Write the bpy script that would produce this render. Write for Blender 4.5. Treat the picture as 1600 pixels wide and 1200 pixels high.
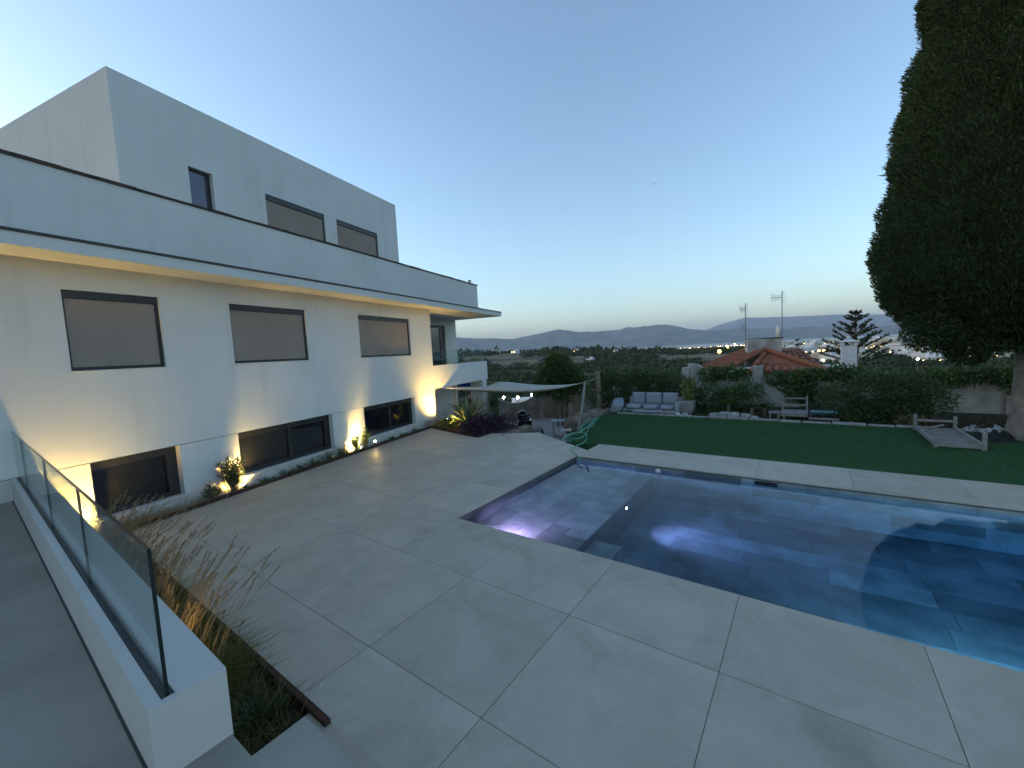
import bpy, bmesh, math, random
import numpy as np
from mathutils import Vector, Matrix, noise as mnoise

for _o in list(bpy.data.objects):
    bpy.data.objects.remove(_o)
SC = bpy.context.scene
COL = SC.collection
R_ = math.radians

# ------------------------------------------------------------------ camera
F_PX, PITCH, ROLL = 634.936, 0.0797767, -0.0521544     # focal length in pixels of a 1600 px wide frame
YH, YP = 0.3965033, 0.6306771                          # headings of the house front and of the pool grid
CAM_H = 2.34                                           # eye height above the terrace
cp, sp, cr, sr = math.cos(PITCH), math.sin(PITCH), math.cos(ROLL), math.sin(ROLL)
CR = np.array([[cr, -sr, 0], [sr, cr, 0], [0, 0, 1]]) @ np.array([[1, 0, 0], [0, -sp, -cp], [0, cp, -sp]])
cam_data = bpy.data.cameras.new('camera')
cam_data.sensor_fit = 'HORIZONTAL'
cam_data.sensor_width = 36.0
cam_data.lens = F_PX / 1600 * 36.0
cam_data.clip_start = 0.05
cam_data.clip_end = 90000
cam = bpy.data.objects.new('camera', cam_data)
COL.objects.link(cam)
M = Matrix.Identity(4)
for i in range(3):
    M[i][0], M[i][1], M[i][2] = CR[0][i], -CR[1][i], -CR[2][i]
M[2][3] = CAM_H
cam.matrix_world = M
SC.camera = cam

# ------------------------------------------------------------------ dusk sky
world = bpy.data.worlds.new('World')
SC.world = world
world.use_nodes = True
wn, wl = world.node_tree.nodes, world.node_tree.links
sky = wn.new('ShaderNodeTexSky')
sky.sky_type = 'NISHITA'
sky.sun_disc = False
SUN_EL, SUN_AZ = R_(9.5), R_(-80)        # the sun has just gone, far to the left of the view
sky.sun_elevation = SUN_EL
sky.sun_rotation = SUN_AZ
sky.altitude = 100
sky.air_density = 1.0
sky.dust_density = 0.8
sky.ozone_density = 2.9
bg = wn['Background']
bg.inputs['Strength'].default_value = 0.15
wl.new(sky.outputs['Color'], bg.inputs['Color'])

SC.render.engine = 'CYCLES'
SC.cycles.use_denoising = True
SC.cycles.max_bounces = 10
SC.cycles.transmission_bounces = 8
SC.cycles.transparent_max_bounces = 16
SC.cycles.volume_bounces = 0
SC.cycles.sample_clamp_indirect = 6
SC.view_settings.view_transform = 'Standard'
SC.view_settings.look = 'None'
SC.view_settings.gamma = 1
SC.view_settings.use_curve_mapping = False
SC.view_settings.exposure = 1.64
SC.view_settings.use_white_balance = True
SC.view_settings.white_balance_temperature = 7700
SC.view_settings.white_balance_tint = 11

# ------------------------------------------------------------------ helpers
rnd = random.Random(7)
NR = np.random.default_rng(11)
CAM = np.array([0, 0, CAM_H])


def at(px, py, depth):
    """a point in the garden: bearing of a pixel of the 1600 px photograph, at a distance north"""
    d = CR.T @ np.array([px - 800, py - 600, F_PX])
    return CAM + d * (depth / d[1])


def ground(px, py, z=0.0):
    d = CR.T @ np.array([px - 800, py - 600, F_PX])
    return CAM + d * ((z - CAM_H) / d[2])


class Frame:
    def __init__(self, yaw):
        self.yaw, self.c, self.s = yaw, math.cos(yaw), math.sin(yaw)

    def w(self, x, y, z=0):
        return Vector((x * self.c + y * self.s, -x * self.s + y * self.c, z))

    def loc(self, q):
        return (q[0] * self.c - q[1] * self.s, q[0] * self.s + q[1] * self.c, q[2])


FW, FH, FP = Frame(0), Frame(YH), Frame(YP)
ORG = {}


def tag(o, label=None, cat=None, group=None, kind=None):
    if label: o['label'] = label
    if cat: o['category'] = cat
    if group: o['group'] = group
    if kind: o['kind'] = kind
    return o


def root(name, fr, p, label, cat, group=None):
    o = bpy.data.objects.new(name, None)
    o.empty_display_size = 0.2
    COL.objects.link(o)
    o.location = fr.w(*p)
    o.rotation_euler = (0, 0, -fr.yaw)
    ORG[o.name] = (fr, tuple(p))
    return tag(o, label, cat, group)


class MB:
    def __init__(self):
        self.v, self.f = [], []

    def add(self, vs, fs):
        n = len(self.v)
        self.v += [tuple(q) for q in vs]
        self.f += [tuple(i + n for i in g) for g in fs]
        return self

    def box(self, x0, x1, y0, y1, z0, z1):
        return self.add([(x0, y0, z0), (x1, y0, z0), (x1, y1, z0), (x0, y1, z0), (x0, y0, z1), (x1, y0, z1), (x1, y1, z1), (x0, y1, z1)],
                        [(0, 3, 2, 1), (4, 5, 6, 7), (0, 1, 5, 4), (1, 2, 6, 5), (2, 3, 7, 6), (3, 0, 4, 7)])

    def obox(self, c, ax, ay, az, hx, hy, hz):
        """box about centre c along three unit axes"""
        c, ax, ay, az = (Vector(q) for q in (c, ax, ay, az))
        vs = [c + ax * sx * hx + ay * sy * hy + az * sz * hz for sz in (-1, 1) for sx, sy in ((-1, -1), (1, -1), (1, 1), (-1, 1))]
        return self.add(vs, [(0, 3, 2, 1), (4, 5, 6, 7), (0, 1, 5, 4), (1, 2, 6, 5), (2, 3, 7, 6), (3, 0, 4, 7)])

    def bar(self, a, b, w, h=None):
        """a square bar from a to b"""
        a, b = Vector(a), Vector(b)
        d = (b - a).normalized()
        up = Vector((0, 0, 1)) if abs(d.z) < 0.9 else Vector((0, 1, 0))
        s = d.cross(up).normalized()
        return self.obox((a + b) / 2, d, s, s.cross(d), (b - a).length / 2, w / 2, (h or w) / 2)

    def prism(self, poly, z0, z1):
        n = len(poly)
        vs = [(x, y, z0) for x, y in poly] + [(x, y, z1) for x, y in poly]
        fs = [tuple(range(n - 1, -1, -1)), tuple(range(n, 2 * n))]
        fs += [(i, (i + 1) % n, n + (i + 1) % n, n + i) for i in range(n)]
        return self.add(vs, fs)

    def tube(self, pts, rad, n=6, cap=True):
        pts = [Vector(q) for q in pts]
        if not isinstance(rad, (list, tuple)): rad = [rad] * len(pts)
        base = len(self.v)
        for i, q in enumerate(pts):
            d = (pts[min(i + 1, len(pts) - 1)] - pts[max(i - 1, 0)])
            d = d.normalized() if d.length > 1e-9 else Vector((0, 0, 1))
            up = Vector((0, 0, 1)) if abs(d.z) < 0.95 else Vector((1, 0, 0))
            s = d.cross(up).normalized(); t = s.cross(d)
            for k in range(n):
                a = 2 * math.pi * k / n
                self.v.append(tuple(q + (s * math.cos(a) + t * math.sin(a)) * rad[i]))
        for i in range(len(pts) - 1):
            for k in range(n):
                a, b = base + i * n + k, base + i * n + (k + 1) % n
                self.f.append((a, b, b + n, a + n))
        if cap:
            self.f.append(tuple(base + k for k in range(n - 1, -1, -1)))
            e = base + (len(pts) - 1) * n
            self.f.append(tuple(e + k for k in range(n)))
        return self

    def lathe(self, c, prof, n=16):
        """prof: (radius, z) from bottom to top"""
        base = len(self.v)
        for r, z in prof:
            for k in range(n):
                a = 2 * math.pi * k / n
                self.v.append((c[0] + r * math.cos(a), c[1] + r * math.sin(a), c[2] + z))
        for i in range(len(prof) - 1):
            for k in range(n):
                a, b = base + i * n + k, base + i * n + (k + 1) % n
                self.f.append((a, b, b + n, a + n))
        self.f.append(tuple(base + k for k in range(n - 1, -1, -1)))
        e = base + (len(prof) - 1) * n
        self.f.append(tuple(e + k for k in range(n)))
        return self

    def build(self, name, mat, parent=None, fr=None, org=None, smooth=False, bevel=0, seg=2):
        me = bpy.data.meshes.new(name)
        if parent is not None and parent.name in ORG:
            fr, org = ORG[parent.name]
        fr = fr or FW
        org = org or (0, 0, 0)
        me.from_pydata([(x - org[0], y - org[1], z - org[2]) for x, y, z in self.v], [], self.f)
        me.materials.append(mat)
        if smooth:
            me.polygons.foreach_set('use_smooth', [True] * len(me.polygons))
        me.update()
        o = bpy.data.objects.new(name, me)
        COL.objects.link(o)
        ORG[o.name] = (fr, org)
        if parent is not None:
            o.parent = parent
        else:
            o.location = fr.w(*org)
            o.rotation_euler = (0, 0, -fr.yaw)
        if bevel:
            m = o.modifiers.new('bevel', 'BEVEL'); m.width = bevel; m.segments = seg; m.limit_method = 'ANGLE'
        return o


def copy_tree(o, loc=None, rotz=None, parent=None, scale=None):
    c = o.copy()
    COL.objects.link(c)
    if parent is not None: c.parent = parent
    if loc is not None: c.location = loc
    if rotz is not None: c.rotation_euler[2] = rotz
    if scale is not None: c.scale = scale if hasattr(scale, '__len__') else (scale,) * 3
    for ch in list(o.children): copy_tree(ch, parent=c)
    return c


def np_mesh(name, V, quads, mat, parent=None, loc=None, smooth=False):
    """fast mesh from numpy arrays; quads is an Nx3 or Nx4 index array"""
    me = bpy.data.meshes.new(name)
    V = np.asarray(V, np.float32); Q = np.asarray(quads, np.int32)
    n, k = Q.shape
    me.vertices.add(len(V)); me.vertices.foreach_set('co', V.ravel())
    me.loops.add(n * k); me.loops.foreach_set('vertex_index', Q.ravel())
    me.polygons.add(n); me.polygons.foreach_set('loop_start', np.arange(0, n * k, k, dtype=np.int32))
    if smooth: me.polygons.foreach_set('use_smooth', np.ones(n, bool))
    me.materials.append(mat)
    me.update(calc_edges=True)
    o = bpy.data.objects.new(name, me)
    COL.objects.link(o)
    if parent is not None: o.parent = parent
    if loc is not None: o.location = loc
    return o


def unit(a):
    return a / np.maximum(np.linalg.norm(a, axis=-1, keepdims=True), 1e-9)


def leaf_arrays(C, D, L, W, fold=0.0, rng=NR):
    """diamond leaves: base C, direction D (unit), lengths L, widths W"""
    n = len(C)
    L = np.broadcast_to(np.asarray(L, float), (n,))[:, None]
    W = np.broadcast_to(np.asarray(W, float), (n,))[:, None]
    S = unit(np.cross(D, rng.normal(size=(n, 3))))
    Nn = np.cross(S, D)
    V = np.stack([C, C + D * L * 0.5 + S * W * 0.5 + Nn * fold * L, C + D * L, C + D * L * 0.5 - S * W * 0.5 + Nn * fold * L], 1).reshape(-1, 3)
    Q = np.arange(4 * n).reshape(n, 4)
    return V, Q


def blob_leaves(blobs, per_m2, L, W, rng=NR, shell=0.35, up=0.25):
    """leaves spread through the outer shell of ellipsoid blobs [(cx,cy,cz,rx,ry,rz)]"""
    Vs, Qs, k = [], [], 0
    for cx, cy, cz, rx, ry, rz in blobs:
        n = max(12, int(per_m2 * 4 * math.pi * ((rx * ry + ry * rz + rx * rz) / 3)))
        u = unit(rng.normal(size=(n, 3)))
        r = 1 - shell * rng.random((n, 1)) ** 1.6 + 0.10 * rng.normal(size=(n, 1)) * 0.6
        C = np.array([cx, cy, cz]) + u * r * np.array([rx, ry, rz])
        D = unit(u + rng.normal(size=(n, 3)) * 0.7 + np.array([0, 0, up]))
        V, Q = leaf_arrays(C, D, L * (0.6 + 0.8 * rng.random(n)), W * (0.6 + 0.8 * rng.random(n)), 0.08, rng)
        Vs.append(V); Qs.append(Q + k); k += len(V)
    return np.concatenate(Vs), np.concatenate(Qs)


# ------------------------------------------------------------------ materials
def mat_new(name):
    m = bpy.data.materials.new(name)
    m.use_nodes = True
    return m, m.node_tree.nodes, m.node_tree.links, m.node_tree.nodes['Principled BSDF']


def mat(name, c1, c2=None, scale=4.0, rough=0.7, bump=0.0, bscale=None, spec=0.4, metal=0.0, detail=6, coord='Object', objvar=0.0,
        contrast=(0.35, 0.65), sss=0.0, trans=0.0, dist=0.0):
    m, n, l, b = mat_new(name)
    c2 = c2 or tuple(x * 0.85 for x in c1)
    tc = n.new('ShaderNodeTexCoord')
    nz = n.new('ShaderNodeTexNoise'); nz.inputs['Scale'].default_value = scale; nz.inputs['Detail'].default_value = detail
    nz.inputs['Distortion'].default_value = dist
    l.new(tc.outputs[coord], nz.inputs['Vector'])
    rp = n.new('ShaderNodeValToRGB')
    rp.color_ramp.elements[0].position, rp.color_ramp.elements[1].position = contrast
    rp.color_ramp.elements[0].color = (*c1, 1); rp.color_ramp.elements[1].color = (*c2, 1)
    l.new(nz.outputs['Fac'], rp.inputs['Fac'])
    out = rp.outputs['Color']
    if objvar:
        oi = n.new('ShaderNodeObjectInfo')
        mr = n.new('ShaderNodeMapRange'); mr.inputs['To Min'].default_value = 1 - objvar; mr.inputs['To Max'].default_value = 1 + objvar
        l.new(oi.outputs['Random'], mr.inputs['Value'])
        mx = n.new('ShaderNodeVectorMath'); mx.operation = 'SCALE'
        l.new(out, mx.inputs[0]); l.new(mr.outputs['Result'], mx.inputs['Scale'])
        out = mx.outputs['Vector']
    l.new(out, b.inputs['Base Color'])
    b.inputs['Roughness'].default_value = rough
    b.inputs['Specular IOR Level'].default_value = spec
    b.inputs['Metallic'].default_value = metal
    if bump:
        bz = n.new('ShaderNodeTexNoise'); bz.inputs['Scale'].default_value = bscale or scale * 6; bz.inputs['Detail'].default_value = 5
        l.new(tc.outputs[coord], bz.inputs['Vector'])
        bp = n.new('ShaderNodeBump'); bp.inputs['Strength'].default_value = bump; bp.inputs['Distance'].default_value = 0.02
        l.new(bz.outputs['Fac'], bp.inputs['Height']); l.new(bp.outputs['Normal'], b.inputs['Normal'])
    if trans:
        tr = n.new('ShaderNodeBsdfTranslucent'); l.new(out, tr.inputs['Color'])
        mixs = n.new('ShaderNodeMixShader'); mixs.inputs[0].default_value = trans
        l.new(b.outputs[0], mixs.inputs[1]); l.new(tr.outputs[0], mixs.inputs[2])
        l.new(mixs.outputs[0], n['Material Output'].inputs['Surface'])
    return m


def emis(name, col, strength):
    m, n, l, b = mat_new(name)
    b.inputs['Base Color'].default_value = (*col, 1)
    b.inputs['Emission Color'].default_value = (*col, 1)
    b.inputs['Emission Strength'].default_value = strength
    return m


def leafmat(name, c1, c2, trans=0.25, rough=0.55, scale=1.2):
    """foliage: colour varies from leaf to leaf and in patches"""
    m, n, l, b = mat_new(name)
    g = n.new('ShaderNodeNewGeometry')
    tc = n.new('ShaderNodeTexCoord')
    nz = n.new('ShaderNodeTexNoise'); nz.inputs['Scale'].default_value = scale; nz.inputs['Detail'].default_value = 3
    l.new(tc.outputs['Object'], nz.inputs['Vector'])
    ad = n.new('ShaderNodeMath'); ad.operation = 'MULTIPLY_ADD'; ad.inputs[1].default_value = 0.55
    l.new(g.outputs['Random Per Island'], ad.inputs[0])
    ml = n.new('ShaderNodeMath'); ml.operation = 'MULTIPLY'; ml.inputs[1].default_value = 0.55
    l.new(nz.outputs['Fac'], ml.inputs[0]); l.new(ml.outputs[0], ad.inputs[2])
    rp = n.new('ShaderNodeValToRGB')
    rp.color_ramp.elements[0].position, rp.color_ramp.elements[1].position = 0.15, 0.85
    rp.color_ramp.elements[0].color = (*c1, 1); rp.color_ramp.elements[1].color = (*c2, 1)
    l.new(ad.outputs[0], rp.inputs['Fac']); l.new(rp.outputs['Color'], b.inputs['Base Color'])
    b.inputs['Roughness'].default_value = rough
    b.inputs['Specular IOR Level'].default_value = 0.3
    if trans:
        tr = n.new('ShaderNodeBsdfTranslucent'); l.new(rp.outputs['Color'], tr.inputs['Color'])
        mixs = n.new('ShaderNodeMixShader'); mixs.inputs[0].default_value = trans
        l.new(b.outputs[0], mixs.inputs[1]); l.new(tr.outputs[0], mixs.inputs[2])
        l.new(mixs.outputs[0], n['Material Output'].inputs['Surface'])
    return m


def glassmat(name, tint=(0.91, 0.965, 0.945), ior=1.5):
    m, n, l, b = mat_new(name)
    n.remove(b)
    tr = n.new('ShaderNodeBsdfTransparent'); tr.inputs['Color'].default_value = (*tint, 1)
    gl = n.new('ShaderNodeBsdfGlossy'); gl.inputs['Roughness'].default_value = 0.01
    lw = n.new('ShaderNodeLayerWeight'); lw.inputs['Blend'].default_value = 0.5
    pw_ = n.new('ShaderNodeMath'); pw_.operation = 'POWER'; pw_.inputs[1].default_value = 4.5
    fr = n.new('ShaderNodeMath'); fr.operation = 'MULTIPLY_ADD'; fr.inputs[1].default_value = .55; fr.inputs[2].default_value = .035
    l.new(lw.outputs['Facing'], pw_.inputs[0]); l.new(pw_.outputs[0], fr.inputs[0])
    mx = n.new('ShaderNodeMixShader')
    l.new(fr.outputs[0], mx.inputs[0]); l.new(tr.outputs[0], mx.inputs[1]); l.new(gl.outputs[0], mx.inputs[2])
    l.new(mx.outputs[0], n['Material Output'].inputs['Surface'])
    return m


def stucco(name, c):
    """painted render: faint trowel clouds, thin rain streaks, splash dirt low on the wall, sanded relief"""
    m, n, l, b = mat_new(name)
    tc = n.new('ShaderNodeTexCoord')
    g = n.new('ShaderNodeNewGeometry')

    def nz(vec, scale, det, lo, hi, a, z, sc=None):
        t = n.new('ShaderNodeTexNoise'); t.inputs['Scale'].default_value = scale; t.inputs['Detail'].default_value = det; t.inputs['Roughness'].default_value = .6
        if sc:
            mp = n.new('ShaderNodeMapping'); mp.inputs['Scale'].default_value = sc; l.new(vec, mp.inputs['Vector']); vec = mp.outputs[0]
        l.new(vec, t.inputs['Vector'])
        r = n.new('ShaderNodeMapRange'); r.inputs['From Min'].default_value = lo; r.inputs['From Max'].default_value = hi; r.inputs['To Min'].default_value = a; r.inputs['To Max'].default_value = z
        l.new(t.outputs['Fac'], r.inputs['Value']); return r.outputs[0]

    def mul(a, c_):
        q = n.new('ShaderNodeMath'); q.operation = 'MULTIPLY'; l.new(a, q.inputs[0]); l.new(c_, q.inputs[1]); return q.outputs[0]
    v = mul(nz(tc.outputs['Object'], .8, 8, .3, .7, .93, 1.03), nz(tc.outputs['Object'], 3.2, 4, .56, .78, 1.0, .90, (1, 1, .07)))
    sx = n.new('ShaderNodeSeparateXYZ'); l.new(g.outputs['Position'], sx.inputs[0])
    dr = n.new('ShaderNodeMapRange'); dr.inputs['From Min'].default_value = .02; dr.inputs['From Max'].default_value = .32; dr.inputs['To Min'].default_value = 1; dr.inputs['To Max'].default_value = 0
    l.new(sx.outputs['Z'], dr.inputs['Value'])
    dd = mul(dr.outputs[0], nz(tc.outputs['Object'], 7, 8, .35, .7, .05, .6))
    col = n.new('ShaderNodeVectorMath'); col.operation = 'SCALE'; col.inputs[0].default_value = c; l.new(v, col.inputs['Scale'])
    mx = n.new('ShaderNodeMix'); mx.data_type = 'RGBA'; l.new(dd, mx.inputs[0]); l.new(col.outputs[0], mx.inputs[6]); mx.inputs[7].default_value = (.26, .22, .17, 1)
    l.new(mx.outputs[2], b.inputs['Base Color'])
    b.inputs['Roughness'].default_value = .88; b.inputs['Specular IOR Level'].default_value = .2
    b1 = n.new('ShaderNodeTexNoise'); b1.inputs['Scale'].default_value = 130; b1.inputs['Detail'].default_value = 4; l.new(tc.outputs['Object'], b1.inputs['Vector'])
    b2 = n.new('ShaderNodeTexNoise'); b2.inputs['Scale'].default_value = 2.2; b2.inputs['Detail'].default_value = 3; l.new(tc.outputs['Object'], b2.inputs['Vector'])
    p1 = n.new('ShaderNodeBump'); p1.inputs['Strength'].default_value = .3; p1.inputs['Distance'].default_value = .012; l.new(b1.outputs['Fac'], p1.inputs['Height'])
    p2 = n.new('ShaderNodeBump'); p2.inputs['Strength'].default_value = .12; p2.inputs['Distance'].default_value = .06; l.new(b2.outputs['Fac'], p2.inputs['Height']); l.new(p1.outputs[0], p2.inputs['Normal'])
    l.new(p2.outputs[0], b.inputs['Normal'])
    return m


STUCCO = stucco('white_stucco', (0.63, 0.625, 0.605))
STUCCO_OLD = mat('weathered_render', (0.20, 0.19, 0.17), (0.48, 0.46, 0.43), scale=1.6, rough=0.95, bump=0.35, bscale=40, detail=10, contrast=(0.3, 0.6))


def stone_paving(name, dark, light, stain):
    m, n, l, b = mat_new(name)
    tc = n.new('ShaderNodeTexCoord'); oi = n.new('ShaderNodeObjectInfo')
    of = n.new('ShaderNodeVectorMath'); of.operation = 'SCALE'; of.inputs['Scale'].default_value = 37
    cx_ = n.new('ShaderNodeCombineXYZ'); l.new(oi.outputs['Random'], cx_.inputs[0]); l.new(oi.outputs['Random'], cx_.inputs[1]); l.new(cx_.outputs[0], of.inputs[0])
    ad = n.new('ShaderNodeVectorMath'); l.new(tc.outputs['Object'], ad.inputs[0]); l.new(of.outputs[0], ad.inputs[1])

    def nz(scale, det, rough, dist, lo, hi):
        t = n.new('ShaderNodeTexNoise'); t.inputs['Scale'].default_value = scale; t.inputs['Detail'].default_value = det; t.inputs['Roughness'].default_value = rough; t.inputs['Distortion'].default_value = dist
        l.new(ad.outputs[0], t.inputs['Vector'])
        r = n.new('ShaderNodeMapRange'); r.inputs['From Min'].default_value = lo; r.inputs['From Max'].default_value = hi; l.new(t.outputs['Fac'], r.inputs['Value'])
        return r.outputs[0]

    def mixc(f_, a, c):
        x = n.new('ShaderNodeMix'); x.data_type = 'RGBA'
        if isinstance(f_, float): x.inputs[0].default_value = f_
        else: l.new(f_, x.inputs[0])
        for k, q in ((6, a), (7, c)):
            if isinstance(q, tuple): x.inputs[k].default_value = (*q, 1)
            else: l.new(q, x.inputs[k])
        return x.outputs[2]
    c = mixc(nz(1.6, 10, .62, .7, .3, .7), dark, light)
    c = mixc(nz(9, 8, .7, 1.2, .52, .78), c, light)
    s1 = nz(.8, 6, .6, .4, .56, .8)
    st = n.new('ShaderNodeMath'); st.operation = 'MULTIPLY'; st.inputs[1].default_value = .8; l.new(s1, st.inputs[0])
    c = mixc(st.outputs[0], c, stain)
    v = n.new('ShaderNodeMapRange'); v.inputs['To Min'].default_value = .94; v.inputs['To Max'].default_value = 1.06; l.new(oi.outputs['Random'], v.inputs['Value'])
    sc_ = n.new('ShaderNodeVectorMath'); sc_.operation = 'SCALE'; l.new(c, sc_.inputs[0]); l.new(v.outputs[0], sc_.inputs['Scale'])
    l.new(sc_.outputs[0], b.inputs['Base Color'])
    rr = n.new('ShaderNodeMapRange'); rr.inputs['To Min'].default_value = .42; rr.inputs['To Max'].default_value = .68; l.new(nz(5, 8, .6, .3, .3, .7), rr.inputs['Value']); l.new(rr.outputs[0], b.inputs['Roughness'])
    b.inputs['Specular IOR Level'].default_value = .4
    bz = n.new('ShaderNodeTexNoise'); bz.inputs['Scale'].default_value = 70; bz.inputs['Detail'].default_value = 6; l.new(ad.outputs[0], bz.inputs['Vector'])
    bp = n.new('ShaderNodeBump'); bp.inputs['Strength'].default_value = .12; bp.inputs['Distance'].default_value = .01; l.new(bz.outputs['Fac'], bp.inputs['Height']); l.new(bp.outputs[0], b.inputs['Normal'])
    return m


TILE = stone_paving('porcelain_paving', (0.375, 0.322, 0.247), (0.505, 0.442, 0.349), (0.28, 0.24, 0.187))
COPING_T = stone_paving('pale_coping_paving', (0.375, 0.322, 0.248), (0.475, 0.414, 0.328), (0.29, 0.25, 0.193))
GROUT = mat('dark_grout', (0.06, 0.06, 0.055), rough=0.9)
CORTEN = mat('rusted_steel', (0.085, 0.032, 0.016), (0.03, 0.014, 0.01), scale=9, rough=0.85, bump=0.3, bscale=90)
ALU = mat('anthracite_aluminium', (0.018, 0.019, 0.021), rough=0.4, spec=0.5)
SCREEN = mat('taupe_sunscreen_fabric', (0.315, 0.25, 0.21), (0.285, 0.226, 0.19), scale=1.2, rough=0.9, bump=0.1, bscale=500, spec=0.1)
PANE = mat('dark_window_glass', (0.012, 0.013, 0.016), (0.008, 0.009, 0.011), rough=0.04, spec=0.55)
GLASS = glassmat('clear_glass')
SOIL = mat('garden_soil', (0.05, 0.033, 0.022), (0.10, 0.07, 0.045), scale=14, rough=0.95, bump=0.9, bscale=50)
FLASH = mat('dark_flashing', (0.035, 0.04, 0.04), (0.05, 0.05, 0.05), scale=3, rough=0.6)
BRICKCAP = mat('old_brick_coping', (0.085, 0.055, 0.042), (0.03, 0.027, 0.026), scale=5, rough=0.9, bump=0.4, bscale=40)


# ================================================================== the ground and the paving
def clip_poly(poly, half):
    """clip a polygon by half planes (nx, ny, d): keep nx*x+ny*y <= d"""
    for nx, ny, d in half:
        out = []
        for i, p in enumerate(poly):
            q = poly[(i + 1) % len(poly)]
            sp_, sq = nx * p[0] + ny * p[1] - d, nx * q[0] + ny * q[1] - d
            if sp_ <= 0: out.append(p)
            if (sp_ < 0) != (sq < 0) and abs(sp_ - sq) > 1e-9:
                t = sp_ / (sp_ - sq)
                out.append((p[0] + (q[0] - p[0]) * t, p[1] + (q[1] - p[1]) * t))
        poly = out
        if len(poly) < 3: return []
    return poly


def area(poly):
    return 0.5 * abs(sum(p[0] * q[1] - q[0] * p[1] for p, q in zip(poly, poly[1:] + poly[:1])))


FACE = -7.81                       # house front, in the house frame (x = out from the front, y = along it)
dY = YP - YH
# house-frame n as a half plane in pool-frame (b, a): n = b*cos(dY) + a*sin(dY)... (frames share the origin)
cN, sN = math.cos(dY), math.sin(dY)


def pool_from_house(n, s):
    w = FH.w(n, s)
    return FP.loc(w)[:2]


_t = [pool_from_house(1, 0), pool_from_house(0, 1)]
HN = (_t[0][0], _t[0][1])           # n as a linear form of (b, a)
HS = (_t[1][0], _t[1][1])           # s as a linear form of (b, a)
POOL_B0, POOL_B1, POOL_A0, POOL_A1 = -4.07, 6.6, 4.055, 7.80
LAWN_A0, LAWN_A1 = 9.02, 13.35
EDGE_N = -7.52                      # rusted edging along the house

HOUSE_H = (-HN[0], -HN[1], -(EDGE_N))
FAR_BED = (.22, 1, 6.77)                     # edging of the agave bed
REGIONS = [                                  # (b0, b1, a0, a1, further half planes)
    (-10.6, -7.4, 1.23, 9.4, [HOUSE_H, FAR_BED]),
    (-7.4, POOL_B0, 1.23, 9.8, [HOUSE_H, (.61, 1, 5.87), (-.5, 1, 12.71)]),
    (POOL_B0, POOL_B1, 1.23, POOL_A0, []),
    (-2.69, POOL_B1, -1.5, 1.23, [])]
terrace = MB()
for b0, b1, a0, a1, hv in REGIONS + [(POOL_B0, POOL_B1, POOL_A1 + .02, LAWN_A0, []), (POOL_B0, POOL_B0 + .4, POOL_A0 - .02, POOL_A0 - .001, [])]:
    if a1 == POOL_A0: a1 -= .02
    if b1 == POOL_B0: b1 -= .02
    pl = clip_poly([(b0, a0), (b1, a0), (b1, a1), (b0, a1)], hv)
    terrace.prism(pl, -1.3, -0.002)
terrace_o = tag(terrace.build('terrace_floor', GROUT, fr=FP), 'pale stone paved terrace beside the pool', kind='structure')
J = 0.0025
bj = [-11.3, -10.1, -8.9, -7.7, -6.5, -5.3, -4.09, -2.89, -1.69, -0.497, 0.713, 1.91, 3.11, 4.31, 5.51, 6.71]
aj = [-1.5, 1.786, 2.985, 4.185, 5.385, 6.585, 7.785, 8.985, 10.185]


def tiles(b0, b1, a0, a1, bs, as_, m, par, hv):
    for i in range(len(bs) - 1):
        for j in range(len(as_) - 1):
            p0, p1, q0, q1 = max(bs[i], b0), min(bs[i + 1], b1), max(as_[j], a0), min(as_[j + 1], a1)
            p0 += J * (p0 == bs[i]); p1 -= J * (p1 == bs[i + 1]); q0 += J * (q0 == as_[j]); q1 -= J * (q1 == as_[j + 1])
            if p1 - p0 < 0.03 or q1 - q0 < 0.03: continue
            pl = clip_poly([(p0, q0), (p1, q0), (p1, q1), (p0, q1)], hv)
            if pl and area(pl) > 0.01:
                MB().prism(pl, -0.02, rnd.uniform(-0.0004, 0.0008)).build('paving_tile', m, par)


# joints fall on the same grid, so the regions only bound the whole tiles
tiles(-11.3, -7.4, 1.235, 9.4, [q for q in bj if q < -7.4] + [-7.4 + J], aj, TILE, terrace_o, [HOUSE_H, FAR_BED])
tiles(-7.4, POOL_B0, 1.235, 9.8, [-7.4 - J] + [q for q in bj if -7.4 < q < -4.2] + [POOL_B0], aj, TILE, terrace_o, [HOUSE_H, (.61, 1, 5.87), (-.5, 1, 12.71)])
tiles(POOL_B0, POOL_B1, 1.235, POOL_A0, [POOL_B0] + [q for q in bj if q > -4], aj, TILE, terrace_o, [])
tiles(-2.69, POOL_B1, -1.5, 1.235, [-9, 9], [-1.6, 1.235 + J], TILE, terrace_o, [])
# coping row between pool and lawn
tiles(POOL_B0, POOL_B1, POOL_A1, LAWN_A0, [-4.07, -3.72, -2.02, -.72, .58, 1.88, 3.18, 4.48, 5.78, 7.1], [POOL_A1, LAWN_A0], COPING_T, terrace_o, [])

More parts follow.
